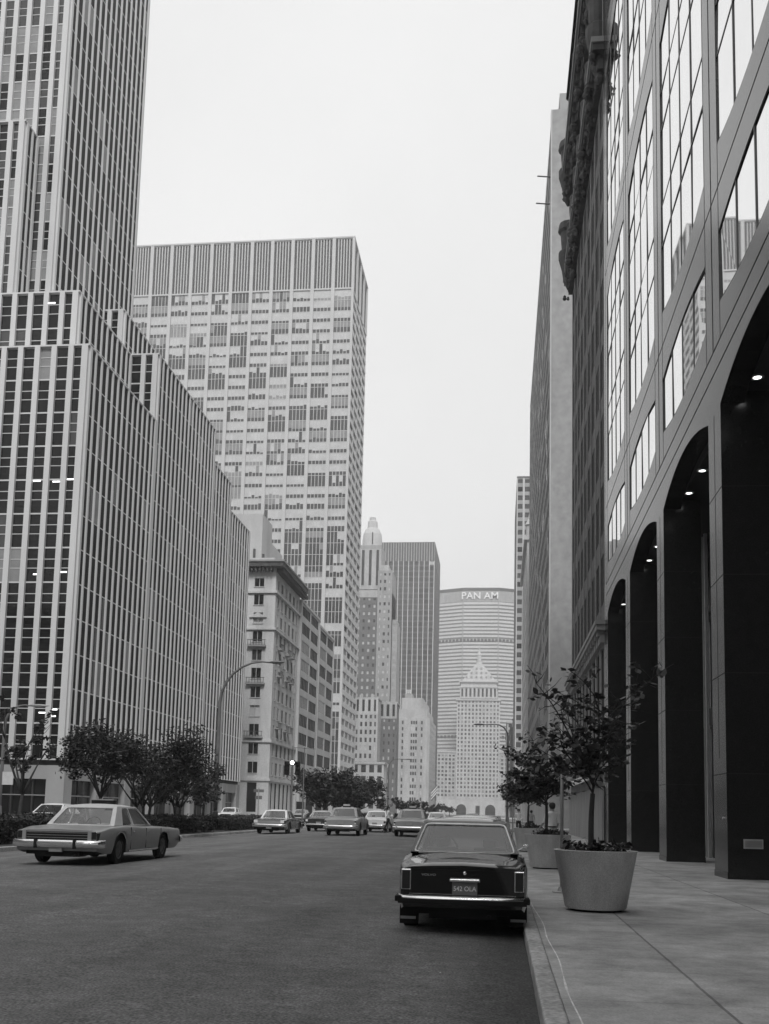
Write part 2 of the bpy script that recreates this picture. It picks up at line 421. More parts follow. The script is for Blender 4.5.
def slab_with_kerb(x0, x1, y0, y1, kerb_x, name='pavement', mat=PAVE):
    kw = .17; m = MB()
    if kerb_x == x0: m.box(x0+kw, x1, y0, y1, -.05, .146)
    elif kerb_x == x1: m.box(x0, x1-kw, y0, y1, -.05, .146)
    else: m.box(x0+kw, x1-kw, y0+kw, y1-kw, -.05, .146)
    tag(m.build(name, mat), kind='structure')
    k = MB()
    ks = []
    if kerb_x == x0 or kerb_x is None: ks.append((x0, x0+kw))
    if kerb_x == x1 or kerb_x is None: ks.append((x1-kw, x1))
    for a, b in ks:
        y = y0
        while y < y1:
            e = min(y+2.4, y1); k.box(a+random.uniform(-.004, .004), b, y+.004, e-.004, -.05, .152+random.uniform(-.003, .003)); y = e
    if kerb_x is None:
        k.box(x0+kw, x1-kw, y0, y0+kw, -.05, .152); k.box(x0+kw, x1-kw, y1-kw, y1, -.05, .152)
    tag(k.build('kerb', KERB, bevel=.02), kind='structure')
RX = 5.3; KX = .31
for a, b in ((-15, 79), (97, 160), (178, 241), (259, 420), (438, 640)): slab_with_kerb(KX, 40, a, b, KX)
for a, b in ((-15, 66), (84, 148), (164, 229), (247, 400), (418, 640)): slab_with_kerb(-110, -33.6, a, b, -33.6)
MED = ((2, 79), (97, 160), (178, 241), (259, 400), (418, 640))
for a, b in MED: slab_with_kerb(-19.6, -15.3, a, b, None, name='median', mat=SOIL)
# wavy pale joint between kerb and pavement, irregular
m = MB(); prev = None; y = 5.0
while y < 16.5:
    cx = .56 + .03*noise.noise(Vector((0, y*.55, 0))) + (-.05 if y > 13 else 0)*(y-13)/3
    w = max(.004, .011 + .010*noise.noise(Vector((5, y*1.7, 0))))
    cur = (cx-w*.6, cx+w*.6, y)
    if prev: m.face([(prev[0], prev[2], .1495), (prev[1], prev[2], .1495), (cur[1], y, .1495), (cur[0], y, .1495)])
    prev = cur; y += .12
tag(m.build('pavement_joint', SEAL), kind='structure')
for i_, (xc, amp) in enumerate(((-11.4, .05),)):
    m = MB(); prev = None; y = 4.
    while y < 60:
        cx = xc + amp*noise.noise(Vector((i_*9, y*.35, 0)))+.02*noise.noise(Vector((i_, y*2.1, 3)))
        w_ = max(.002, .006+.007*noise.noise(Vector((i_, y*.9, 7)))); cur = (cx-w_, cx+w_, y)
        if prev and noise.noise(Vector((i_*5, y*.23, 1))) > -.02: m.face([(prev[0], prev[2], crown(prev[0])+.004), (prev[1], prev[2], crown(prev[1])+.004), (cur[1], y, crown(cur[1])+.004), (cur[0], y, crown(cur[0])+.004)])
        prev = cur; y += .25
    tag(m.build('road_crack', CRACK), kind='structure')

# ================================================================== LEFT: stepped office tower
X1 = -38.9
b = Bld('office_tower', (-60, 110, 0), 'stepped white-mullioned office tower filling the left edge above the street trees', 'office building', GLASS2)
def lw(i, j): return random.choices([GLASS, GLASS2, BLINDG], [10, 1.2, .5])[0]
def lwW(i, j): return random.choices([DULL, GLASS2, BLINDG], [14, 1, .5])[0]
def lwt(i, j): return random.choices([GLASS, GLASS2, BLINDG], [2, 4, 3])[0]
PZ = 5.4; FH = 3.25
def z_f(n): return PZ + n*FH
def vol(x1, y0, y1, z0, z1, wN=None, wm=lw, n_face=True, xl=-100, w_face=True, bwN=1.66):
    b.block(xl, x1, y0, y1, z0, z1, None)
    nf = max(1, round((z1-z0)/FH))
    if w_face:
        nb = max(1, round((y1-y0)/1.42))
        b.face('W', x1, y0, y1, z0, z1, nb, nf, .24, .12, .2, lwW, rails=(.45,), sdepth=.03, edge=.8)
    if n_face:
        x0 = max(xl, x1-16)
        nb = round((x1-x0)/bwN)
        b.face('N', y0, x1-nb*bwN, x1, z0, z1, nb, nf, .52, .14, .34, wm, rails=(.42, .68), sdepth=.08, edge=1.2)
    # parapet cap
    b.frame.box(xl, x1+.16, y0-.34, y1, z1, z1+.16)
vol(X1, 86.0, 104.3, PZ, z_f(12))
vol(X1, 104.3, 126.9, PZ, z_f(14.4), n_face=True)
vol(X1, 126.9, 135.6, PZ, z_f(13), n_face=False)
vol(X1, 135.6, 147.0, PZ, z_f(11.8), n_face=False)
vol(-42.2, 90.3, 104.2, z_f(12)+.36, z_f(14.4), wm=lw)
vol(-44.6, 107.5, 118.0, z_f(14.4)+.36, z_f(16.6))
vol(-47.0, 94.0, 115.6, z_f(14.4)+.36, z_f(14.4)+.36+FH*26, wm=lwt, bwN=1.5)
vol(-49.4, 90.8, 93.4, z_f(14.4)+.36, z_f(20.3), wm=lwt, bwN=1.5)
# podium
b.block(-100, X1-.6, 86.6, 146.6, 0, PZ-.45, GLASSD)
b.block(-100, X1-.25, 86.2, 146.9, PZ-.45, PZ, JOINT)
for i in range(9):
    y = 86.0+i*(61-1.7)/8; b.frame.box(X1-1.6, X1+.1, y, y+1.7, 0, PZ-.46, PODIUM)
b.frame.box(X1-1.2, X1-.02, 87.7, 145.2, 3.7, PZ-.47, PODIUM)
b.frame.box(X1-17, X1-1.61, 86.03, 87.2, 3.7, PZ-.47, PODIUM)
for k in range(2): b.frame.box(X1-11-k*7, X1-9.6-k*7, 85.99, 87.3, 0, PZ-.46, PODIUM)
for y in (90.5, 93.2, 98, 101, 105, 108.5, 113, 116, 120, 123.5, 128, 131, 135, 139): b.frame.box(X1-.7, X1-.5, y, y+.12, 0, 3.7, BRONZE)
b.frame.box(X1-.62, X1-.45, 87.7, 145, 2.2, 2.32, STEEL)
for x in (-42, -44, -46): b.frame.box(x, x+.12, 86.4, 86.6, 0, 3.7, BRONZE)
b.frame.box(-48, -40.5, 86.35, 86.55, 2.2, 2.3, STEEL)
root = b.finish(framemat=WHITEST, framename='mullion_grid')
# shop canopies
for y in (111, 127):
    o = MB().box(X1+.1, X1+1.3, y, y+4, 3.1, 3.35).box(X1+1.25, X1+1.3, y+.1, y+3.9, 3.02, 3.1).build('canopy', SIGNW, root, b.off)
# lit fluorescent tubes near the glass on the avenue corner
for (x, z) in ((-41.2, 9.6), (-40.2, 9.9), (-40.3, 9.3), (-42.6, 22.4), (-40.1, 22.6), (-39.9, 31.4), (-41.3, 31.2), (-43.2, 31.3), (-42.9, 48.8)):
    MB().box(x-.36, x+.36, 85.9, 85.96, z, z+.13).build('fluorescent_tube', LITSOFT, root, b.off)

# ================================================================== palazzo with cornice
b = Bld('apartment_building', (-45, 178, 0), 'pale stone apartment building with a deep dark overhanging cornice', 'apartment building', PALAZ)
PX = -39.3; PYN = 168.0; PYS = 188.6
b.block(-62, PX-.35, PYN+.35, PYS, 0, 43.2)
rw = rnd([GLASS, GLASS2, BLIND], [6, 1, 1]); rwd = rnd([DULL, GLASS2, BLIND], [8, 1, 1])
b.face('N', PYN+.35, -57.1, -40.6, 6.2, 42.0, 5, 11, 1.6, 1.35, .35, rw, sill=.12, sdepth=.345, bars=1, barw=.07)
b.frame.box(-40.6, PX, PYN, PYN+.35, 0, 42.0)
b.block(-60, PX-.12, PYN+.36, PYS-.01, 0, 42)
b.face('W', PX-.12, PYN+.36, PYS, 6.2, 42.0, 6, 11, 1.7, 1.1, .1, rwd, sill=.1, edge=3.2, sdepth=.095, bars=1, barw=.07)
b.face('W', PX-.12, PYN+.36, PYS, .3, 6.2, 6, 1, 1.8, .6, .12, DULL, edge=2.6, sdepth=.115)
b.face('N', PYN+.35, -57.1, -40.6, .3, 6.2, 5, 1, 1.6, .6, .35, GLASS, sdepth=.34)
fr = b.frame
for z, d, h in ((6.2, .25, .4), (12.8, .3, .45), (32.4, .3, .35), (38.9, .35, .4)):
    fr.box(-58, PX+d, PYN-d, PYS, z, z+h)
b.block(-58, PX, PYN, PYS, 42.0, 43.4)
for k in range(34):       # brackets under the cornice
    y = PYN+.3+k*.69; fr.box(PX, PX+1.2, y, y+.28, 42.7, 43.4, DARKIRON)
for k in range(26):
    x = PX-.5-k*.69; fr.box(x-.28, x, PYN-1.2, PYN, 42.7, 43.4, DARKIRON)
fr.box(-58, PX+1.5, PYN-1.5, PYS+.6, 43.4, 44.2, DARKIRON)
fr.box(-58, PX+1.7, PYN-1.7, PYS+.8, 44.2, 44.5, STONE2)
fr.box(-58, PX-.4, PYN+.2, PYS, 44.5, 45.3)
for z in (29.4, 13.5, 22.8):   # window hoods and balconies on the near corner
    fr.box(-43.9, -40.6, PYN-.7, PYN, z, z+.25, STONE2)
    for k in range(7): fr.box(-43.8+k*.5, -43.72+k*.5, PYN-.66, PYN-.6, z+.25, z+1.1, DARKIRON)
    fr.box(-43.9, -40.6, PYN-.7, PYN-.6, z+1.1, z+1.2, DARKIRON)
for z in (30.8, 26, 16.8):
    for y0 in (171.2, 177.8, 181): 
        fr.box(PX, PX+.7, y0, y0+2.2, z-1.4, z-1.2, STONE2)
        for k in range(5): fr.box(PX+.6, PX+.66, y0+k*.5, y0+k*.5+.06, z-1.2, z-.4, DARKIRON)
        fr.box(PX+.58, PX+.68, y0, y0+2.2, z-.4, z-.3, DARKIRON)
for x in (-45.0,): # pediment
    fr.add([(-43.8, PYN-.3, 34.6), (-40.7, PYN-.3, 34.6), (-42.25, PYN-.3, 35.5), (-43.8, PYN, 34.6), (-40.7, PYN, 34.6), (-42.25, PYN, 35.5)], [(0,1,2),(3,5,4),(0,3,4,1),(1,4,5,2),(2,5,3,0)])
root = b.finish(framename='stonework')
ph = MB().box(-54, -45.1, 180, 188, 43.4, 56.9)
MB().box(-46.6, -46.2, 179.5, 179.8, 44.5, 50).build('flue', DARKIRON, root, b.off)
MB().box(-43, -42.6, 172, 172.4, 44.5, 47).build('chimney', DARKIRON, root, b.off)
MB().box(-42, -41, 176, 178, 44.5, 46).build('roof_hatch', PALE, root, b.off)
p = ph.build('rooftop_penthouse', PALE, root, b.off)
MB().box(-50, -49, 179.9, 179.98, 50, 51.6).box(-47.4, -46.6, 179.9, 179.98, 46.3, 48).build('window', GLASS, p)
for c in list(p.children): c.location = (-b.off[0], -b.off[1], 0)

# taller slab-sided loft behind the palazzo
b = Bld('loft_building', (-60, 205, 0), 'plain pale block rising behind the corniced apartment building', 'building', PALE)
b.block(-75, -45.0, 189.2, 208, 0, 47.5); b.block(-70, -47, 195, 206, 47.5, 55.5)
b.block(-62, -43.2, 200, 210, 0, 45)
b.face('W', -45.0, 189.2, 208, 20, 47, 5, 8, 2.2, 1.9, .12, GLASS, sdepth=.118)
b.frame.box(-75, -44.8, 189, 208.1, 47.5, 47.9, STONE2)
b.finish()

# ================================================================== ribbon-window offices
def ribbon(y0, y1, h, label, nb, x=-38.9):
    b = Bld('office_block', (-50, (y0+y1)/2, 0), label, 'office building', PALE)
    b.block(-43.2, x-.15, y0+.3, y1, 0, h-.3)
    b.face('W', x-.15, y0+.31, y1, 5.5, h, nb, round((h-5.5)/3.7), 1.0, 1.3, .14, rnd([DULL, GLASS2, BLINDG], [7, 1, 1]), sdepth=.12, bars=4, barw=.12, edge=2.2, barmat=STONE2)
    b.face('W', x-.15, y0+.31, y1, .2, 5.5, nb, 1, 1.0, .4, .14, DULL, sdepth=.12, edge=2.2)
    b.frame.box(-43.2, x+.15, y0-.1, y1, h, h+.5)
    b.frame.box(-43.2, x+.12, y0-.1, y0+.3, 0, h-.002)
    b.frame.box(x-.1, x+.5, y0+1, y0+8, 3.0, 5.0, SIGNW)
    return b.finish(framename='facade_bands')
ribbon(188.9, 208.6, 41.8, 'narrow pale office building with wide ribbon windows next to the corniced building', 2)
ribbon(208.9, 228.0, 40.6, 'second pale ribbon-windowed office building, farther from the corniced building', 2)

# ================================================================== big slab tower
b = Bld('slab_tower', (-88, 327, 0), 'huge pale slab tower with gridded windows and a striped louvre band on top', 'office tower', SLABM)
SX, SY0, SY1, SH = -50., 310.4, 344., 191.8; ZM = 173.8
b.block(-128, SX-.6, SY0+.6, SY1, 0, SH-.5)
def sw(i, j):
    pz = j/44
    if random.random() < .05 + (.55 if (pz < .5 and i >= 8) else .15 if pz < .4 else 0): return GLASS2
    return random.choices([BLIND, BLINDG, GLASS2], [10, 3, .8])[0]
# blind part on upper half of each window: ganged windows in 11 bays
nfl = 44; fh = (ZM-8)/nfl
b.face('N', SY0+.6, SX-7*11, SX, 8, ZM, 11, nfl, 1.15, .15, .6, sw, bars=4, barw=.2, sdepth=.12, edge=1.6, win_d=.05, skip=lambda i, j: True)
for j in range(nfl):
    z = 8+j*fh
    for i in range(11):
        x0 = SX-77+i*7+.58+(.22 if i == 0 else 0); wl = (5.84-(.22 if i in (0, 10) else 0))/5
        main = sw(i, j); dark = GLASS2; lowdark = random.random() < .95
        drop = random.choice([1.35, 1.35, 1.35, 1.9, 1.0])
        same = random.random() < .55
        for k in range(5):
            mt = main if same or random.random() < .7 else random.choices([BLIND, BLINDG, GLASS2], [5, 3, 3])[0]
            dz = drop if same else drop+random.choice([0, 0, .35, -.3])
            a, c = x0+k*wl, x0+(k+1)*wl
            b.wins.append(([(a, SY0+.55, z+dz), (c, SY0+.55, z+dz), (c, SY0+.55, z+fh), (a, SY0+.55, z+fh)], mt))
            b.wins.append(([(a, SY0+.55, z+.15), (c, SY0+.55, z+.15), (c, SY0+.55, z+dz), (a, SY0+.55, z+dz)], dark if lowdark else BLINDG))
b.face('N', SY0+.6, SX-7*11, SX, ZM, SH, 11, 1, 1.15, .5, .6, PAND, bars=5, barw=.34, sdepth=.4, edge=1.6, win_d=.05)
b.face('W', SX-.6, SY0+.61, SY1, 8, ZM, 4, nfl, 1.2, 1.7, .4, rnd([GLASS2, BLINDG, DULL], [4, 4, 1]), bars=3, barw=.3, sdepth=.45, edge=2.4, win_d=.05)
b.face('W', SX-.6, SY0+.61, SY1, ZM, SH, 4, 1, 1.6, .5, .6, PAND, bars=5, barw=.5, sdepth=.45, edge=2.4, win_d=.05)
b.frame.box(-128, SX+.05, SY0-.05, SY1, SH, SH+.5)
b.frame.box(-128, SX, SY0, SY0+.9, 0, .6)
for i in range(12): b.frame.box(SX-7*i-1.2, SX-7*i, SY0+.02, SY0+1.2, .6, 8)
b.finish(framename='facade_grid')

# small white church-like block by the near corner of the slab
b = Bld('bank_building', (-43, 262, 0), 'low pale building with tall dark openings in front of the slab tower', 'building', PALE)
b.block(-49.5, -39.3, 250.3, 275, 0, 8.5)
b.face('N', 250.3, -49.5, -39, .2, 8.5, 3, 2, 1.2, 1.0, .3, GLASS, edge=1.8)
b.face('W', -39.3, 250.31, 275, .2, 8.5, 6, 2, 1.2, 1.0, .3, GLASS, edge=1.8)
b.frame.box(-49.5, -38.7, 249.7, 275, 8.5, 9.1)
b.finish()

# ================================================================== hotel complex far left
b = Bld('hotel_wing', (-54, 425, 0), 'low stone building with wide dark windows above the median tree mass', 'building', STONE)
b.block(-62, -48.6, 415.3, 425, 0, 21.5)
b.face('N', 415.3, -62, -48.3, 1, 21, 4, 4, 1.4, 1.5, .3, GLASS, edge=1.8)
b.face('W', -48.6, 415.31, 425, 1, 21, 3, 4, 1.4, 1.5, .3, GLASS, edge=1.8)
b.frame.box(-62, -47.9, 414.6, 425, 21, 21.9)
b.finish()
b = Bld('hotel_building', (-58, 455, 0), 'stepped stone and dark brick hotel with a copper-capped twin-shaft tower', 'hotel', STONE)
b.block(-63.5, -53.5, 430.3, 444, 0, 50.0, STONE)
b.face('N', 430.3, -63.5, -53.2, 2, 43.5, 5, 12, 1.1, 1.5, .25, rnd([GLASS2, BLIND], [3, 1]), edge=1.6, sdepth=.24)
b.face('N', 430.3, -63.5, -53.2, 43.5, 50.2, 4, 1, 1.5, 1.2, .3, GLASS, edge=1.8, sdepth=.24, pmat=PALE)
b.frame.box(-63.5, -53.0, 430.0, 444, 50.2, 50.8); b.frame.box(-61.5, -60, 430.5, 432, 50.8, 52); b.frame.box(-56.5, -55, 430.5, 432, 50.8, 52)
b.block(-64, -46.8, 445.3, 458, 0, 49.8, BRICK)
b.face('N', 445.3, -60, -46.5, 2, 43, 6, 12, 1.5, 1.9, .25, rnd([BLIND, GLASS2], [3, 2]), pmat=BRICK, smat=BRICK, edge=1.8, sdepth=.24)
b.face('N', 445.3, -60, -46.5, 43, 49.8, 5, 1, 1.4, 1.0, .3, GLASS, edge=1.8, sdepth=.24)
b.frame.box(-60, -46.3, 445, 458, 49.8, 50.6)
b.block(-72, -52.8, 470.3, 490, 0, 106.5, BRICK)
b.face('N', 470.3, -70, -59.8, 50, 104, 4, 15, 1.5, 2.1, .25, rnd([BLIND, GLASS2], [3, 1]), pmat=BRICK, smat=BRICK, sdepth=.24)
b.face('N', 469.2, -59.6, -52.6, 50, 116, 3, 18, 1.3, 2.1, .25, rnd([BLIND, GLASS2], [3, 2]), pmat=STONE2, smat=STONE2, edge=2, sdepth=.24)
b.block(-59.6, -52.8, 469.2, 488, 0, 117, STONE2); b.block(-59, -54.6, 469.8, 487, 117, 119.8, STONE)
b.block(-59.6, -50.2, 474, 488, 0, 92, STONE2); b.block(-59.6, -50.8, 475, 487, 92, 94, STONE)
b.face('N', 474, -52.7, -50.2, 50, 91, 1, 11, .9, 2.1, .2, BLIND, sdepth=.19)
b.block(-70.5, -59.6, 470.0, 488, 104, 107.5, STONE)
b.block(-69, -58.4, 470.8, 486, 104, 130, STONE2)
b.face('N', 470.8, -69, -58.4, 108, 128, 3, 1, 2.2, 2, .5, GLASS2, pmat=STONE)
b.frame.lathe((-64, 478, 130), [(5.0, 0), (4.9, 4), (4.6, 7), (3.6, 9.5), (2.6, 10.2)], 16, mat=PALE)
b.frame.lathe((-64, 478, 140.2), [(2.6, 0), (2.4, 3.4), (1.7, 4), (1.6, 5.6), (.1, 6.1)], 16, mat=PALE)
b.frame.box(-63.4, -62.9, 472.3, 472.6, 131, 137, GLASS2)
b.finish()

b = Bld('apartment_tower', (-48, 570, 0), 'pale stone apartment tower with a chamfered stepped top at the avenue line', 'apartment building', STONE)
def cham(m, x0, x1, y0, y1, z0, z1, c, mat=None):
    pts = [(x0, y0), (x1-c, y0), (x1, y0+c), (x1, y1), (x0, y1)]
    vs = [(x, y, z0) for x, y in pts]+[(x, y, z1) for x, y in pts]; n = 5
    m.add(vs, [tuple(range(n))[::-1], tuple(range(n, 2*n))]+[(i, (i+1) % n, n+(i+1) % n, n+i) for i in range(n)], mat)
cham(b.body, -56.8, -38.9, 547.2, 600, 0, 53, 1.5)
cham(b.body, -56.2, -40.5, 548, 600, 53, 58, 2)
cham(b.body, -54.8, -43.0, 549, 600, 58, 64.3, 1)
b.block(-53, -49, 549.5, 560, 64.3, 66.5, STONE2)
b.block(-59.2, -56.8, 552, 600, 0, 30)
b.block(-60.6, -59.2, 555, 600, 0, 22)
for xs, n2 in (((-54.2), 1), ((-49.2), 3), ((-43.6), 1)):
    for j in range(14):
        z = 4+j*3.5
        for k in range(n2):
            x = xs+(k*1.25); b.wins.append(([(x, 547.17, z), (x+.85, 547.17, z), (x+.85, 547.17, z+1.9), (x, 547.17, z+1.9)], random.choices([GLASS, GLASS2, BLIND], [2, 3, 1])[0]))
    b.frame.box(xs-.35, xs-.15, 546.9, 547.2, 2, 52); b.frame.box(xs+1.25*n2-.2, xs+1.25*n2, 546.9, 547.2, 2, 52)
for j in range(14):
    for k in range(12):
        y = 551+k*4; b.wins.append(([(-38.87, y, 4+j*3.5), (-38.87, y+1.6, 4+j*3.5), (-38.87, y+1.6, 5.9+j*3.5), (-38.87, y, 5.9+j*3.5)], GLASS2))
b.finish(framename='stone_ribs')

b = Bld('glass_tower', (-70, 690, 0), 'dark glass and steel tower with thin light vertical mullions behind the stone apartment tower', 'office tower', UCM)
b.block(-92, -46.3, 666.3, 727, 0, 185)
b.face('N', 666.3, -92, -46, 10, 172, 13, 42, .45, 1.2, .4, rnd([UCG, GLASS2, BLIND, GLASS], [10, 2, .15, 3]), pmat=WHITEST, smat=UCM, sdepth=.1, bars=2, barw=.12, edge=.9)
b.face('W', -46.3, 666.31, 727, 10, 172, 16, 42, .45, 1.2, .4, UCG, pmat=UCM, smat=UCM, sdepth=.1)
b.face('N', 666.3, -92, -46, 172, 185.2, 26, 1, .6, .3, .4, PAND, pmat=STONE2, smat=UCM)
b.face('W', -46.3, 666.31, 727, 172, 185.2, 26, 1, .6, .3, .4, PAND, pmat=UCM, smat=UCM)
b.finish(framename='mullion_grid')

# ================================================================== axis: airline tower + ornate tower
b = Bld('octagonal_tower', (-19, 925, 0), 'broad eight-sided tower with big white roof lettering closing the avenue', 'office tower', PANC)
pts = [(-35.2, 900), (-3.2, 900), (30, 914), (30, 936), (-3.2, 950), (-35.2, 950), (-68, 936), (-68, 914)]
def prism(m, pts, z0, z1, mat=None):
    n = len(pts); vs = [(x, y, z0) for x, y in pts]+[(x, y, z1) for x, y in pts]
    m.add(vs, [tuple(range(n))[::-1], tuple(range(n, 2*n))]+[(i, (i+1) % n, n+(i+1) % n, n+i) for i in range(n)], mat)
def grow(pts, d):
    cx = sum(p[0] for p in pts)/len(pts); cy = sum(p[1] for p in pts)/len(pts)
    return [(cx+(x-cx)*(1+d/40), cy+(y-cy)*(1+d/25)) for x, y in pts]
prism(b.body, pts, 0, 205.5)
zz = 20.
while zz < 192:
    if abs(zz-157) > 2.5 and abs(zz-70) > 2.5: prism(b.frame, grow(pts, .28), zz, zz+1.9)
    zz += 3.35
prism(b.frame, grow(pts, .4), 193.5, 203.6, STONE2)
prism(b.frame, grow(pts, .7), 203.6, 206.3, PAND)
b.frame.box(-35.7, -34.9, 899.3, 900.5, 20, 193.5, STONE2); b.frame.box(-3.5, -2.7, 899.3, 900.5, 20, 193.5, STONE2)
for z in (156.4, 68.6):
    for i in range(4):
        a = Vector((*grow(pts, .3)[[6, 7, 0, 1][i]], 0)); c = Vector((*grow(pts, .3)[[7, 0, 1, 2][i]], 0))
        n = 10
        for k in range(n):
            p0 = a.lerp(c, (k+.15)/n); p1 = a.lerp(c, (k+.85)/n)
            b.wins.append(([(p0.x, p0.y-.2, z), (p1.x, p1.y-.2, z), (p1.x, p1.y-.2, z+2.6), (p0.x, p0.y-.2, z+2.6)], PAND))
zz = 20.
for i in range(4):  # window bands between the spandrels
    a = Vector((*grow(pts, .06)[[6, 7, 0, 1][i]], 0)); c = Vector((*grow(pts, .06)[[7, 0, 1, 2][i]], 0))
    for j in range(51):
        z = 21.9+j*3.35
        if z < 192: b.wins.append(([(a.x, a.y, z), (c.x, c.y, z), (c.x, c.y, z+1.45), (a.x, a.y, z+1.45)], PANG))
root = b.finish(framename='spandrels')
t = text_mesh('PAN AM', 8.8, 'lettering', PANW, root, (-20.1-b.off[0], 899.0-b.off[1], 198.6), (PI/2, 0, 0), extrude=.4, sx=1.05)

b = Bld('ornate_tower', (-19, 865, 0), 'ornate stone tower with pyramid roof and lantern in front of the octagonal tower', 'office tower', PALE)
hx0, hx1, hy = -37.4, -.9, 850.
b.block(hx0, hx1, hy+.3, hy+28, 12.4, 98); b.block(hx0+2.5, hx1-2.5, hy+2, hy+26, 98, 108.5)
b.block(hx0+3, hx1-3, hy+2.5, hy+25.5, 108.5, 113)
hw = rnd([GLASS2, GLASS, BLINDG], [3, 3, 2])
b.face('N', hy+.3, hx0, hx1, 14, 97, 12, 24, 1.5, 1.5, .3, hw, sdepth=.2, edge=2.2)
b.face('N', hy+2, hx0+2.5, hx1-2.5, 99, 108, 9, 1, 1.8, 1.5, .5, GLASS, edge=2)
fr = b.frame
for z, d in ((12.5, .7), (97, .9), (108.3, .8), (113, .8)): 
    e = 0 if z < 98 else 2.5
    fr.box(hx0+e-d, hx1-e+d, hy+(0 if e == 0 else 1.8)-d, hy+28-e, z, z+1)
rx0, rx1 = hx0+3.5, hx1-3.5; rc = (hx0+hx1)/2
fr.add([(rx0, hy+3, 114), (rx1, hy+3, 114), (rx1, hy+25, 114), (rx0, hy+25, 114), (rc-3, hy+12, 130), (rc+3, hy+12, 130), (rc+3, hy+17, 130), (rc-3, hy+17, 130)], [(0,1,5,4),(1,2,6,5),(2,3,7,6),(3,0,4,7),(4,5,6,7)], STONE)
for k, (zz, n) in enumerate(((117, 6), (121, 4), (125, 2))):
    for q in range(n):
        x = rc+(q-(n-1)/2)*4.2; yy = hy+3+(zz-114)/16*9
        fr.box(x-.8, x+.8, yy-.6, yy+1, zz, zz+1.8, STONE2)
fr.lathe((rc, hy+14.5, 130), [(2.8, 0), (2.6, 3), (3.0, 3.2), (1.8, 3.6), (1.7, 8), (2.1, 8.2), (1.5, 10), (.5, 12), (.2, 17), (.05, 18)], 12, mat=PALE)
# base wings
b.block(-53.5, 9.5, hy+1.2, hy+30, 12, 52.5, STONE); 
b.face('N', hy+1.2, -53.5, hx0-.7, 14, 51, 5, 11, 1.3, 1.4, .3, hw, pmat=STONE, smat=STONE, sdepth=.2)
b.face('N', hy+1.2, hx1+.7, 9.5, 14, 51, 3, 11, 1.3, 1.4, .3, hw, pmat=STONE, smat=STONE, sdepth=.2)
fr.box(-54, 10, hy+.5, hy+2, 52.5, 53.6)
# arched portals
def arch_wall(m, x0, x1, y, z0, z1, cx, r, spring, dep, mat=None):
    n = 12; pts = [(cx-r, z0)]+[(cx-r*math.cos(PI*k/n), spring+r*math.sin(PI*k/n)) for k in range(n+1)]+[(cx+r, z0)]
    for k in range(len(pts)-1):
        (a, za), (c, zc) = pts[k], pts[k+1]
        if k == 0: m.box(x0, a, y, y+dep, z0, z1, mat)
        elif k == len(pts)-2: m.box(a, x1, y, y+dep, z0, z1, mat)
        else: m.add([(a, y, za), (c, y, zc), (c, y, z1), (a, y, z1), (a, y+dep, za), (c, y+dep, zc), (c, y+dep, z1), (a, y+dep, z1)], [(0,1,2,3),(4,7,6,5),(0,4,5,1)], mat)
arch_wall(fr, -53.5, -24, hy-.6, 0, 12.4, -32.6, 4.2, 4.8, 4)
arch_wall(fr, -13.5, 9.5, hy-.6, 0, 12.4, -8.2, 4.2, 4.8, 4)
fr.box(-24, -13.5, hy-.9, hy+3, 0, 12.4); b.block(-52, 8, hy+8, hy+9, 0, 12.4, GLASSD)
b.wins.append(([(-20.5, hy-.95, 1), (-17, hy-.95, 1), (-17, hy-.95, 8), (-20.5, hy-.95, 8)], GLASS))
b.finish(framename='stonework')

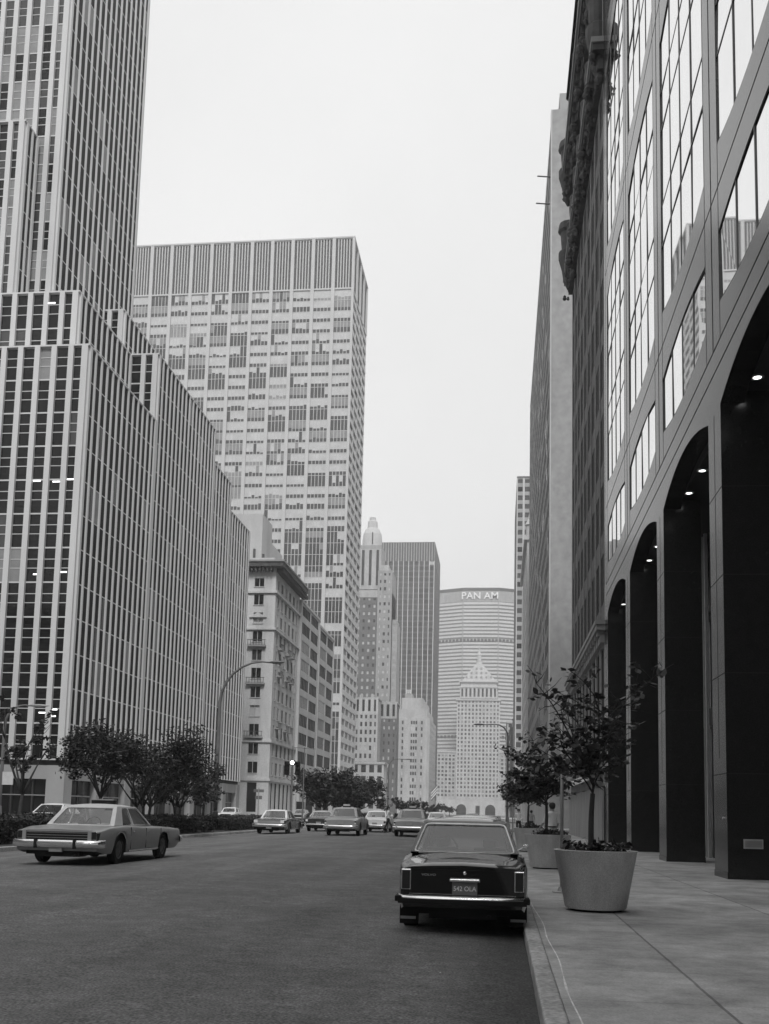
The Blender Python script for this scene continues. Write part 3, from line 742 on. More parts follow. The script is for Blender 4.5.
# ================================================================== RIGHT: arched granite building
Q0 = 25.15; PER = 8.72
piers = [Q0+PER*k for k in range(-4, 4)]      # pier centres, last at ~51.3
Bx = RX
broot = empty('arcade_building', (12, 25, 0), label='polished granite building with tall arches and mirrored windows beside the planters', cat='office building')
boff = (12, 25, 0)
TOPZ = 62.
fac = MB(); glassw = []; bars = MB(); joints = MB()
CEIL = 12.03
rows = [(14.3, 16.2, -.3, .25, ())]
z = 18.5
for k in range(3):
    rows.append((z, z+10.0, -.35, .35, (2.4, 3.85, 6.65, 8.1))); z += 12.75
END = 52.05
def poly_face(m, pts, x): m.face([(x, y, z) for y, z in pts])
NSEG = 12
def curve(y0, y1, zs, rise):
    return [(y0+(y1-y0)*k/NSEG, zs+rise*(1-(2*k/NSEG-1)**2)) for k in range(NSEG+1)]
pw = 1.72
FT = .55
for bi in range(len(piers)-1):
    y0 = piers[bi]+pw/2; y1 = piers[bi+1]-pw/2
    low = curve(y0-.14, y1+.14, 11.72, .62)
    prev = low
    segs = []
    for (zb, zt, db, dt, rails) in rows:
        cb = curve(y0+.12, y1-.12, zb, db); cb = [(y0, zb)]+cb+[(y1, zb)]
        ct = curve(y0+.12, y1-.12, zt, dt); ct = [(y0, zt)]+ct+[(y1, zt)]
        segs.append((cb, ct, rails, zb, zt))
    # masonry strips between openings
    lowx = [(y0-.14, 11.72)]+low+[(y1+.14, 11.72)]
    lowers = [lowx]+[s[1] for s in segs]; uppers = [s[0] for s in segs]+[[(p[0], TOPZ) for p in segs[0][0]]]
    for lo, uph in zip(lowers, uppers):
        n = len(uph)
        lo2 = lo if lo is lowx else [(uph[k][0], lo[k][1]) for k in range(n)]
        for k in range(n-1):
            fac.face([(Bx, lo2[k][0], lo2[k][1]), (Bx, lo2[k+1][0], lo2[k+1][1]), (Bx, uph[k+1][0], uph[k+1][1]), (Bx, uph[k][0], uph[k][1])])
            fac.face([(Bx, lo2[k][0], lo2[k][1]), (Bx, lo2[k+1][0], lo2[k+1][1]), (Bx+FT, lo2[k+1][0], lo2[k+1][1]), (Bx+FT, lo2[k][0], lo2[k][1])])
            if uph[k][1] < TOPZ-1:
                fac.face([(Bx, uph[k][0], uph[k][1]), (Bx, uph[k+1][0], uph[k+1][1]), (Bx+FT, uph[k+1][0], uph[k+1][1]), (Bx+FT, uph[k][0], uph[k][1])])
    for (cb, ct, rails, zb, zt) in segs:
        glassw.append((cb, ct, y0, y1, zb))
        for s_ in (y0+.0, y1-.0):
            fac.face([(Bx, s_, zb), (Bx+FT, s_, zb), (Bx+FT, s_, zt), (Bx, s_, zt)])
        nm = 4
        for k in range(1, nm):
            y = y0+(y1-y0)*k/nm; q = 1-(2*k/nm-1)**2
            bars.box(Bx+.012, Bx+.05, y-.022, y+.022, zb+(-.35 if zb > 17 else -.3)*q, zt+.3*q)
        for r in rails: bars.box(Bx+.016, Bx+.05, y0, y1, zb+r, zb+r+.05)
        # dark surround
        for cv in (cb, ct):
            for k in range(len(cv)-1):
                (a, za), (c, zc) = cv[k], cv[k+1]
                if abs(a-c) < .01: continue
                s1 = .05 if cv is cb else -.05
                bars.face([(Bx+.014, a, za), (Bx+.014, c, zc), (Bx+.014, c, zc+s1), (Bx+.014, a, za+s1)], JOINT)
    # piers above the springing handled below
    for zj in (12.75, 13.35, 17.35, 30.1, 42.8):
        joints.box(Bx-.006, Bx+.01, piers[bi], piers[bi+1], zj, zj+.035)
for i, p in enumerate(piers):
    a, c = p-pw/2, p+pw/2
    if i == len(piers)-1: c = END
    zr0 = rows[0][0]; last_ = i == len(piers)-1
    fac.face([(Bx, a, zr0), (Bx, c, zr0), (Bx, c, TOPZ), (Bx, a, TOPZ)])
    fac.face([(Bx, a+.14, 11.72), (Bx, c-(0 if last_ else .14), 11.72), (Bx, c, zr0), (Bx, a, zr0)])
    if i < len(piers)-1 or True:
        joints.box(Bx-.006, Bx+.01, p-.03, p+.03, 13.38, TOPZ)
        joints.box(Bx-.005, Bx+.01, a+.02, a+.04, 13.4, TOPZ); joints.box(Bx-.005, Bx+.01, min(c, END)-.06, min(c, END)-.04, 13.4, TOPZ)
fac.face([(Bx, END, 0), (22, END, 0), (22, END, TOPZ), (Bx, END, TOPZ)])
fac.face([(Bx, piers[0]-1, TOPZ), (22, piers[0]-1, TOPZ), (22, END, TOPZ), (Bx, END, TOPZ)])
fac.face([(Bx, piers[0]-1, 0), (22, piers[0]-1, 0), (22, piers[0]-1, TOPZ), (Bx, piers[0]-1, TOPZ)])
fac.build('facade', GRANITE, broot, boff)
bars.build('window_bars', BRONZE, broot, boff)
joints.build('facade_joints', JOINT, broot, boff)
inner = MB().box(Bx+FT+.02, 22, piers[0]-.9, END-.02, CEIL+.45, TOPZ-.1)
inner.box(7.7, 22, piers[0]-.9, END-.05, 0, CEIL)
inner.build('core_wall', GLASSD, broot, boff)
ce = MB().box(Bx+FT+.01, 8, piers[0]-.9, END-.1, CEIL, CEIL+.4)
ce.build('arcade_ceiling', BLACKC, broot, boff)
for (cb, ct, y0, y1, zb) in glassw:
    m = MB()
    nm = 4; npt = len(cb)
    # one window: four panes with a slightly different tilt each so reflections break up
    def zat(cv, y):
        for k in range(npt-1):
            if cv[k][0] <= y <= cv[k+1][0]+1e-6 and cv[k+1][0] > cv[k][0]:
                t = (y-cv[k][0])/(cv[k+1][0]-cv[k][0]); return cv[k][1]*(1-t)+cv[k+1][1]*t
        return cv[-1][1]
    for k in range(nm):
        a = y0+(y1-y0)*k/nm; c = y0+(y1-y0)*(k+1)/nm
        zs = [zb] if zb < 17 else [zb, zb+2.4, zb+3.85, zb+6.65, zb+8.1]
        for q, zl in enumerate(zs):
            last = q == len(zs)-1
            lo = (zat(cb, a+.001), zat(cb, c-.001)) if q == 0 else (zl, zl)
            hi = (zat(ct, a+.001), zat(ct, c-.001)) if last else (zs[q+1],)*2
            e = [random.uniform(-.009, .009) for _ in range(3)]
            m.face([(Bx+.035+e[0], a, lo[0]), (Bx+.035+e[1], c, lo[1]), (Bx+.035+e[2], c, hi[1]), (Bx+.035+e[0]+e[2]-e[1], a, hi[0])])
    m.build('window', MIRROR, broot, boff)
for i, p in enumerate(piers):
    a, c = p-.72, p+.72
    if i == len(piers)-1: c = END-.02
    col = MB().box(Bx, 6.5, a, c, 0, 11.719); col.box(Bx+FT+.03, 6.49, a+.002, c-.002, 11.719, CEIL-.01); col.box(Bx-.005, Bx+.01, p+.02, p+.03, 3, 11.7, JOINT)
    col.box(Bx-.012, 6.512, a-.012, c+.012, .1, .3)
    for zj in (2.6, 5.0, 7.4, 9.6): col.box(Bx-.004, 6.504, a-.004, c+.004, zj, zj+.018, JOINT)
    o = col.build('column', GRANITE, broot, boff)
    # inner doorway mullions behind the arcade
    fm = MB()
    for k in range(4):
        y = p+1.4+k*1.75; fm.box(7.55, 7.68, y, y+.09, .15, CEIL)
    fm.box(7.5, 7.68, p-.6, p+PER-.8, 4.9, 5.5)
    fm.box(7.5, 7.68, p-.6, p+PER-.8, 9.0, 9.2)
    if i < len(piers)-1: 
        fm.build('door_frame', BRONZE, broot, boff)
        MB().box(7.4, 7.52, p+3.3, p+3.42, .15, CEIL).build('metal_mullion', SIGNW, broot, boff); MB().box(7.4, 7.52, p+3.75, p+3.8, .15, CEIL).build('metal_mullion', SIGNW, broot, boff)
for bi in range(len(piers)-1):
    for dy in (5.05, 7.2, 2.8):
        y = piers[bi]+dy
        m = MB().lathe((5.99, y, CEIL-.03), [(.16, .03), (.16, 0), (.1, 0)], 20, mat=STEEL)
        lamp = dy > 3
        o = m.build('downlight', STEEL, broot, boff)
        n = 20; d = MB().face([(5.99+.1*math.cos(2*PI*k/n), y+.1*math.sin(2*PI*k/n), CEIL-.025) for k in range(n)])
        l = d.build('lamp_disc', DOWN if lamp else GLASS2, o, boff)
pl = MB().box(5.66, 6.1, Q0-.72-.03, Q0-.715, .86, 1.08); pl.box(5.69, 6.07, Q0-.72-.034, Q0-.716, .89, 1.05, STEEL)
for k in range(3): pl.box(5.74+.01*k, 6.02, Q0-.72-.037, Q0-.72, .92+.04*k, .93+.04*k, PODIUM)
tag(pl.build('wall_plaque', SIGNW, broot, boff))
MB().lathe((Bx-.01, Q0-.35, 1.55), [(.035, -.02), (.035, .0), (.0, .01)], 12, axis='x').build('hose_valve', CHROME, broot, boff)

# ================================================================== dark ornate building
b = Bld('ornate_building', (14, 64, 0), 'dark masonry building with heavy carved cornice bands beside the arched building', 'building', DARKST)
Y2a, Y2b = 52.15, 76.6
b.block(RX+.1, 30, Y2a, Y2b-.02, 0, 59.5)
dw = DULL
b.face('W', RX, 0, 1, 0, 0.001, 1, 1, .001, 0, .0001, dw, skip=lambda i, j: True) if False else None
def eface(z0, z1, nb, nf, pier, sp, dep=.1, wm=dw, pm=None, bars=0):
    b.face('E', RX+.1, Y2a, Y2b, z0, z1, nb, nf, pier, sp, dep, wm, pmat=pm, smat=pm, edge=pier*1.5, sdepth=dep*.6, bars=bars, barw=.1, win_d=.01)
eface(11.6, 42.8, 9, 8, .8, 1.2, dep=.07, bars=1)
eface(44.8, 50.6, 7, 1, 1.4, .8, pm=STONE2)
eface(53.2, 59.5, 7, 1, 1.5, .8)
eface(3.6, 10.6, 10, 1, .5, .4, pm=PODIUM)
fr = b.frame
def cornice(z, d, h, brk=36, mat=DARKIRON):
    fr.box(RX-d*.45, RX+.35, Y2a, Y2b+.2, z, z+h*.35, mat)
    fr.box(RX-d, RX+.35, Y2a-.35, Y2b+.45, z+h*.55, z+h*.8, mat)
    fr.box(RX-d*1.15, RX+.35, Y2a-.45, Y2b+.6, z+h*.8, z+h, STONE2)
    for k in range(brk):
        y = Y2a+.1+(Y2b-Y2a-.5)*k/(brk-1)
        fr.box(RX-d*.85, RX, y, y+.3, z+h*.3, z+h*.56, mat)
        fr.box(RX-d*.55, RX, y+.04, y+.26, z+h*.02, z+h*.3, mat)
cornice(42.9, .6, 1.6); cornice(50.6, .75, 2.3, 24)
for k in range(150):                 # irregular carved stone along the two bands
    zb_ = random.choice((42.4, 43.3, 50.2, 51.4, 52.6)); y = random.uniform(Y2a, Y2b); s_ = random.uniform(.12, .34)
    fr.lathe((RX-random.uniform(.1, .62), y, zb_+random.uniform(-.4, .5)), [(.04, 0), (s_*.7, s_*.4), (s_, s_), (s_*.6, s_*1.7), (s_*.75, s_*2), (.04, s_*2.6)], 6, mat=DARKIRON); cornice(59.5, .4, .8, 20)
cornice(10.5, .45, 1.1, 20, PODIUM)
for zc, n in ((45.9, 8), (55.2, 6)):  # balusters, urns and carved blocks
    for k in range(n):
        y = Y2a+.8+(Y2b-Y2a-1.6)*k/(n-1)
        fr.lathe((RX-.42, y, zc-1.3), [(.2, 0), (.26, .3), (.3, .9), (.24, 1.5), (.3, 1.7), (.2, 1.9)], 8, mat=DARKIRON)
# rounded balcony brackets at the far end
for zz in (52.2, 45.2):
    fr.lathe((RX-.35, Y2b-.6, zz-2.2), [(.1, 0), (.35, .5), (.5, 1.5), (.75, 2.4), (.75, 3.0), (.5, 3.2), (.6, 4.6), (.8, 4.8), (.7, 5.4)], 12, mat=DARKIRON)
    fr.lathe((RX-.2, Y2a+.9, zz-2.2), [(.1, 0), (.35, .5), (.5, 1.5), (.7, 2.4), (.7, 3.0), (.5, 3.2), (.6, 4.6), (.7, 4.8), (.6, 5.4)], 12, mat=DARKIRON)
b.block(RX-.02, RX+.35, Y2a, Y2b, 3.1, 3.7, STONE2)
root = b.finish(framename='carved_masonry')
for k in range(7):
    y = Y2a+.6+k*3.45
    MB().add([(RX, y, 4.1), (RX, y+3.0, 4.1), (RX-.7, y+3.0, 3.45), (RX-.7, y, 3.45), (RX, y, 4.04), (RX, y+3.0, 4.04), (RX-.7, y+3.0, 3.39), (RX-.7, y, 3.39)], [(0,1,2,3),(4,7,6,5),(0,3,7,4),(1,5,6,2),(2,6,7,3)]).build('awning', SIGNW, root, b.off)
h = MB(); 
for k in range(10): h.box(RX-.15, RX-.1, Y2a+.1+k*2.44, Y2a+2.5+k*2.44, .15, 3.02+(.03 if k % 2 else 0))
for k in range(11): h.box(RX-.1, RX-.03, Y2a+.1+k*2.42, Y2a+.2+k*2.42, .15, 2.95)
tag(h.build('hoarding', HOARD), 'plain grey board hoarding at pavement level between arcade and planters', 'hoarding')

# ================================================================== right row farther on
b = Bld('grid_tower', (20, 155, 0), 'tall pale tower with a blank light end wall and small-grid avenue facade', 'office tower', PALE)
b.block(RX+.04, 40, 111, 198, 0, 84)
b.face('E', RX+.04, 111.6, 198, 6, 83, 30, 24, .8, 1.4, .04, rnd([DULL, GLASS2], [4, 1]), pmat=STONE2, smat=STONE2, edge=.9, sdepth=.03, win_d=.01)
b.frame.box(RX-.05, 40, 110.7, 111, 0, 84.4, ENDW); b.frame.box(RX-.1, RX+.03, 110.65, 111.65, 0, 84.4, PALE)
b.frame.box(RX, 40, 111, 198, 84, 84.4)
b.frame.box(6.5, 30, 116, 150, 84.4, 90.5, STONE2)
b.frame.tube([(RX, 113, 77.4), (RX-1.6, 113, 77.6)], .08, 6, mat=POLEM); b.frame.tube([(RX, 117, 76.5), (RX-1.6, 117, 76.7)], .08, 6, mat=POLEM)
b.finish(framename='facade_grid')
b = Bld('stone_building', (14, 245, 0), 'narrow pale stone building with a small corner pinnacle past the grid tower', 'building', PALE)
b.block(RX+.2, 30, 222, 268, 0, 63.5)
b.face('E', RX+.2, 222, 268, 5, 62, 12, 16, 1.4, 1.4, .04, GLASS2, edge=2.5, sdepth=.035, win_d=.01)
b.frame.box(RX-.5, 30, 221.5, 268.5, 63, 64); b.frame.lathe((RX+.8, 245, 64), [(.9, 0), (.9, 2.5), (1.2, 2.7), (.5, 4), (.05, 7)], 8)
b.frame.lathe((RX+.8, 223, 64), [(.9, 0), (.9, 2.5), (1.2, 2.7), (.5, 4), (.05, 6)], 8)
b.finish(framename='stonework')
b = Bld('striped_tower', (20, 420, 0), 'slim grey gridded tower seen edge-on at the right side of the avenue', 'office tower', BRICK)
b.block(RX+.3, 40, 380.3, 440, 0, 131)
b.face('N', 380.3, RX, 32, 8, 131.5, 10, 36, .8, 1.5, .35, rnd([GLASS2, GLASS], [3, 1]), pmat=SLABM, smat=STONE2, sdepth=.2)
b.face('E', RX+.3, 380.31, 440, 8, 131.5, 18, 36, .8, 1.5, .3, GLASS, pmat=STONE2, smat=STONE2, sdepth=.2)
b.frame.box(RX, 40, 380, 440, 131.5, 132.3)
b.finish(framename='facade_grid')
b = Bld('corner_building', (14, 470, 0), 'dark low building with a chimney pot, last on the right before the stone blocks', 'building', DARKST)
b.block(4.6, 30, 446.2, 500, 0, 39.5)
b.face('N', 446.2, 4.6, 30, 3, 39, 6, 9, 1.6, 1.6, .2, GLASS2, sdepth=.19)
b.face('E', 4.6, 446.21, 500, 3, 39, 14, 9, 1.6, 1.6, .2, GLASS2, sdepth=.19)
b.frame.box(4, 30, 445.6, 500, 39, 40); b.frame.lathe((6, 448, 40), [(.9, 0), (.8, 3), (1.1, 3.1), (1.1, 3.8)], 8); b.frame.tube([(6, 448, 43), (6, 448, 49)], .12, 5)
b.finish(framename='stonework')
b = Bld('stone_hotel', (14, 600, 0), 'pale stone block just right of the ornate tower', 'building', STONE)
b.block(3.6, 30, 560.2, 690, 0, 52)
b.face('N', 560.2, 3.6, 30, 3, 52, 8, 13, 1.3, 1.5, .2, GLASS2, sdepth=.19)
b.face('E', 3.6, 560.21, 690, 3, 52, 30, 13, 1.3, 1.5, .2, GLASS2, sdepth=.19)
b.frame.box(3, 30, 559.5, 690, 52, 53)
b.finish(framename='stonework')

# ---- blocks added out of view, only for the reflections and shade they give
for nm, x0, x1, y0, y1, h, lb in (('corner_block', -75, -38.9, -20, 64, 24, 'unseen low grey block added for shade and reflections, just outside the left edge'),
        ('rear_tower', -80, -38.9, -150, -38, 80, 'unseen tall grey block added for shade and reflections, behind the viewpoint on the left'),
        ('rear_block', 5.3, 45, -150, -28, 70, 'unseen grey block added for shade and reflections, behind the viewpoint on the right'),
        ('far_rear_block', -34, 0, -330, -300, 60, 'unseen grey block added for reflections, closing the avenue far behind the viewpoint')):
    b = Bld('unseen_block', ((x0+x1)/2, (y0+y1)/2, 0), lb, 'building', STONE2)
    b.block(x0, x1, y0, y1, 0, h)
    if x0 < 0 and y1 > -200: b.face('W', x1, y0, y1, 5, h, round((y1-y0)/3.5), round(h/4), 1.5, 1.5, .15, GLASS)
    elif x0 > 0: b.face('E', x0, y0, y1, 5, h, round((y1-y0)/3.5), round(h/4), 1.5, 1.5, .15, GLASS)
    b.finish(maxn=20, framename='facade_bands')

# ================================================================== VEHICLES
def interp(tab, y):
    if y <= tab[0][0]: return tab[0][1]
    for (a, va), (c, vc) in zip(tab, tab[1:]):
        if y <= c:
            t = (y-a)/(c-a); t = t*t*(3-2*t) if True else t
            return va+(vc-va)*t
    return tab[-1][1]

def make_car(name, label, cat, loc, rz, S, group=None):
    """y = 0 at the rear bumper, +y towards the front; x across"""
    loc = (loc[0], loc[1], crown(loc[0])*.97)
    root = empty(name, loc, rz, label=label, cat=cat, group=group)
    L, W = S['L'], S['W']; hw = W/2; R = S.get('R', .33)
    yr = S['yr']; yf = yr+S['wb']; sill = S.get('sill', .24)
    body = MB()
    ys = sorted(set([0.06, .07, .12, .2, .32] + [round(.45+.1*k, 3) for k in range(int((L-.75)/.1))] + [L-.3, L-.18, L-.1, L-.05]))
    rings = []
    for y in ys:
        e = min(y-.04, L-.03-y); w = hw*(1-S.get('taper', .05)*max(0, 1-e/.5)**2) 
        plan = S.get('plan'); 
        if plan: w *= interp(plan, y)
        zb = sill+.08*max(0, 1-e/.4)
        arch = 0
        for yc in (yr, yf):
            d = abs(y-yc)
            if d < R+.06: arch = max(arch, math.sqrt((R+.06)**2-d*d)+R-.0)
        zb0 = max(zb, arch)
        zs = interp(S['belt'], y); zt = interp(S['top'], y)
        zm = max(zb0+.1, (sill+zs)/2+.02)
        zm = min(zm, zs-.1)
        z2 = min(zb0+.1, zm-.02)
        sh = .04 if e > .2 else .04
        pr = [(w*.95 if not arch else w*.985, zb0), (w*.985, z2), (w, zm), (w*.99, zs-.06), (w*.965, zs-.015), (w*.92, zs+.003)]
        zin = max(zt, zs+.004)
        pr += [(w*.82, zs+(zt-zs)*.6+.004), (w*.5, zt+.006), (0, zt+.018)]
        full = [(-x, z) for x, z in pr]+[(x, z) for x, z in reversed(pr[:-1])]
        rings.append([(x, y, z) for x, z in full])
    n = len(rings[0]); base = 0
    for r in rings: body.v += r
    for i in range(len(rings)-1):
        for k in range(n-1):
            body.f.append((i*n+k, (i+1)*n+k, (i+1)*n+k+1, i*n+k+1)); body.m.append(None)
    body.f.append(tuple(range(n))); body.m.append(None)
    body.f.append(tuple((len(rings)-1)*n+k for k in range(n))[::-1]); body.m.append(None)
    bo = body.build('body', S['paint'], root, smooth=True, split=38)
    u = MB().box(-hw*.8, hw*.8, .25, L-.3, sill-.02, S['belt'][1][1]-.12)
    u.box(-hw*.5, hw*.5, .12, .5, sill-.06, sill+.15); u.tube([(hw*.4, .05, sill-.03), (hw*.4, .8, sill-.03)], .03, 8)
    u.build('underbody', UNDER, root)
    # wheels
    for sx in (-1, 1):
        for yc in (yr, yf):
            w = empty('wheel', (sx*(hw-.13), yc, R), parent=root)
            tw = .09
            MB().lathe((0, 0, 0), [(R*.62, -tw), (R*.93, -tw), (R, -tw*.7), (R, tw*.7), (R*.93, tw), (R*.62, tw)], 28, axis='x').build('tyre', RUBBER, w, smooth=True, split=40)
            q = [(R*.63, sx*tw*.85), (R*.55, sx*tw*.5), (R*.35, sx*tw*.75), (R*.15, sx*tw*1.1), (.001, sx*tw*1.15)]
            MB().lathe((0, 0, 0), q, 24, axis='x').build('rim', HUB, w, smooth=True)
    # greenhouse
    yrb, yrt, yft, yfb = S['cab']; zbr = interp(S['top'], yrb)+.0; zbf = interp(S['top'], yfb)
    H = S['H']; wb = hw*S.get('cwb', .86); wt = hw*S.get('cwt', .68); zr = H-.07
    RBL, RBR = Vector((-wb, yrb, zbr)), Vector((wb, yrb, zbr)); FBL, FBR = Vector((-wb, yfb, zbf)), Vector((wb, yfb, zbf))
    RTL, RTR = Vector((-wt, yrt, zr)), Vector((wt, yrt, zr)); FTL, FTR = Vector((-wt, yft, zr)), Vector((wt, yft, zr))
    rp = S.get('roofpaint', S['paint'])
    pil = MB(); trims = MB()
    def panel(bl, br, tr_, tl, mg, gname, inward, curve_=0):
        # mg = bottom, right, top, left margins in metres
        def at(u, v): return (bl*(1-u)+br*u)*(1-v)+(tl*(1-u)+tr_*u)*v
        Wd = ((br-bl).length+(tr_-tl).length)/2; Hd = ((tl-bl).length+(tr_-br).length)/2
        u0, u1, v0, v1 = mg[3]/Wd, 1-mg[1]/Wd, mg[0]/Hd, 1-mg[2]/Hd
        ib, ic, id_, ia = at(u0, v0), at(u1, v0), at(u1, v1), at(u0, v1)
        for q in ((bl, br, ic, ib), (br, tr_, id_, ic), (tr_, tl, ia, id_), (tl, bl, ib, ia)): pil.face(q)
        off = inward*.012
        MB().face([ib+off, ic+off, id_+off, ia+off]).build(gname, CGLASS, root)
        # rounded trim
        nrm = -inward*.008
        cs = [ib, ic, id_, ia]; pts = []
        for k in range(4):
            p, a, c = cs[k], cs[k-1], cs[(k+1) % 4]; r = min(.07, (a-p).length*.3, (c-p).length*.3)
            A = p+(a-p).normalized()*r; B_ = p+(c-p).normalized()*r
            pts += [A+nrm, (A+B_)/4+p/2+nrm, B_+nrm]
        pts.append(pts[0]); trims.tube(pts, S.get('trim', .012), 5, cap=False)
        return ib, ic, id_, ia
    mw = S.get('mw', .07)
    rb = (RBL, RBR, RTR, RTL)
    panel(RBL, RBR, RTR, RTL, (S.get('rwb', .05), mw, .06, mw), 'rear_window', Vector((0, 1, .2)).normalized())
    panel(FBR, FBL, FTL, FTR, (.03, .06, .05, .06), 'windscreen', Vector((0, -1, 0)))
    sp = S['pillars']   # fractions of side windows  (y fraction start,end)
    for sx in (-1, 1):
        bl, br, tr_, tl = (RBL, FBL, FTL, RTL) if sx < 0 else (RBR, FBR, FTR, RTR)
        inw = Vector((-sx, 0, 0))
        cuts = S['cuts']
        for k in range(len(cuts)-1):
            u0, u1 = cuts[k], cuts[k+1]
            def at(u, v): return (bl*(1-u)+br*u)*(1-v)+(tl*(1-u)+tr_*u)*v
            a, c, d, e = at(u0, 0), at(u1, 0), at(u1, 1), at(u0, 1)
            lm = S.get('cpil', .15) if k == 0 else .03
            panel(a, c, d, e, (.02, .03 if k < len(cuts)-2 else .05, .05, lm), 'side_window', inw)
    po = pil.build('pillars', rp, root, fixn=True); sm = po.modifiers.new('s', 'SOLIDIFY'); sm.thickness = .035; sm.offset = 0
    trims.build('window_trim', S.get('trimmat', CHROME), root, smooth=True)
    # roof: domed slab with rounded edges
    rf = MB(); nx, ny = 10, 10; top = []
    for i in range(ny+1):
        for k in range(nx+1):
            u = k/nx*2-1; v = i/ny*2-1
            s_ = (1-abs(u)**4)*(1-abs(v)**4)
            x = u*(wt+.02); y = (yrt+yft)/2+v*((yft-yrt)/2+.03)
            top.append((x, y, zr-.02+(.06+.03*(1-u*u)*(1-v*v))*s_**.35 if s_ > 0 else zr-.02))
    rf.v = top[:]
    for i in range(ny):
        for k in range(nx):
            a = i*(nx+1)+k; rf.f.append((a, a+1, a+nx+2, a+nx+1)); rf.m.append(None)
    rf.face([(-wt, yrt, zr-.015), (-wt, yft, zr-.015), (wt, yft, zr-.015), (wt, yrt, zr-.015)])
    rf.build('roof', rp, root, smooth=True, split=60)
    # interior
    it = MB(); 
    for sx in (-.42, .42):
        x = sx*hw; ym = yrb+(yfb-yrb)*.55
        it.box(x-.24, x+.24, ym, ym+.1, zbr-.1, zbr+.04); it.box(x-.11, x+.11, ym+.02, ym+.08, zbr+.04, zbr+.17 if S.get('headrest') else zbr+.05)
    it.box(-hw*.75, hw*.75, yrb+.35, yrb+.45, zbr-.1, zbr+.03)
    it.build('seats', SEATM, root, bevel=.03)
    if S.get('detail'):
        st = MB(); c = Vector((-hw*.42, yrb+(yfb-yrb)*.72, zbr+.0)); pts = []
        for k in range(25):
            t = 2*PI*k/24; pts.append(c+Vector((.2*math.cos(t), .07*math.sin(t), .19*math.sin(t))))
        st.tube(pts, .013, 6, cap=False); st.tube([c+Vector((-.2, 0, 0)), c+Vector((.2, 0, 0))], .01, 5); st.tube([c, c+Vector((0, .3, -.12))], .02, 6)
        st.build('steering_wheel', RUBBER, root)
        MB().box(-.1, .1, yft-.12, yft-.09, zr-.1, zr-.04).build('rear_view_mirror', RUBBER, root)
    # bumpers
    bz0, bz1 = S['bump']; bm_ = MB(); bx = hw*S.get('bumpw', 1.0)
    pts = [(-bx, .28), (-bx*.985, .1), (-bx*.94, .02), (-bx*.6, -.02), (0, -.03), (bx*.6, -.02), (bx*.94, .02), (bx*.985, .1), (bx, .28)]
    for (side, name_) in ((1, 'rear_bumper'), (-1, 'front_bumper')):
        bb = MB(); hb = bz1-bz0; prof = [(-.005, bz0), (-.03, bz0+.04*hb), (-.052, bz0+.22*hb), (-.062, bz0+.5*hb), (-.055, bz0+.72*hb), (-.035, bz0+.92*hb), (.01, bz1)]
        for (x, y) in pts:
            for (d, z) in prof:
                Y = y+d if side == 1 else L-(y+d)
                bb.v.append((x*(1+(-d*.3 if abs(x) > bx*.9 else 0)), Y, z))
        m_ = len(prof)
        for i in range(len(pts)-1):
            for k in range(m_-1):
                bb.f.append((i*m_+k, (i+1)*m_+k, (i+1)*m_+k+1, i*m_+k+1)); bb.m.append(None)
            bb.f.append((i*m_, i*m_+m_-1, (i+1)*m_+m_-1, (i+1)*m_)); bb.m.append(None)
        o = bb.build(name_, S.get('bumpmat', CHROME), root, smooth=True, split=50)
        if S.get('strip') and side == 1:
            MB().box(-bx*.99, bx*.99, -.095, -.04, bz0-.02, bz1-.04).box(-bx-.03, -bx+.05, -.08, .25, bz0, bz1-.01).box(bx-.05, bx+.03, -.08, .25, bz0, bz1-.01).build('rubber_strip', RUBBER, root, bevel=.01)
        if S.get('guards') and side == 1:
            for sx in (-1, 1):
                x = sx*hw*S['guards']; MB().box(x-.032, x+.032, -.105, 0, bz0-.02, bz1+.03).build('bumper_guard', S.get('guardmat', RUBBER), root, bevel=.015)
    # tail lights
    for sx in (-1, 1):
        for (cx, cz, w_, h_, mt, nm_) in S['lights']:
            x = sx*cx*hw
            if cx > .7: yy0 = .02 
            else: yy0 = .03
            MB().box(x-w_/2-.012, x+w_/2+.012, yy0+.005, .14, cz-h_/2-.012, cz+h_/2+.012, CHROME).box(x-w_/2, x+w_/2, yy0-.012, .1, cz-h_/2, cz+h_/2, mt).build(nm_, mt, root, bevel=.008)
    if S.get('hl'):
        for sx in (-1, 1):
            MB().lathe((sx*hw*.78, L-.12, interp(S['belt'], L-.2)-.14), [(.1, 0), (.1, .1), (.06, .13), (.001, .14)], 16, axis='y').build('headlight', LENSW, root)
        MB().box(-hw*.6, hw*.6, L-.1, L-.01, interp(S['belt'], L-.2)-.26, interp(S['belt'], L-.2)-.06).build('grille', RUBBER, root)
    # plate
    px, pz = S.get('plate', (0, .55)); pl = MB().box(px-.155, px+.155, S.get('platey', .015), .06, pz-.078, pz+.078)
    po = pl.build('number_plate', PLATEM if S.get('platetxt') else STEEL, root)
    if S.get('platetxt'):
        text_mesh(S['platetxt'], .082, 'plate_text', PLATET, po, (px, S.get('platey', .015)-.003, pz), (PI/2, 0, 0), extrude=.002, sx=.92)
        MB().box(px-.19, px+.19, -.04, .04, pz+.085, pz+.125).build('plate_lamp', CHROME, root, bevel=.012)
    # door seams, handles, trim
    dt = MB()
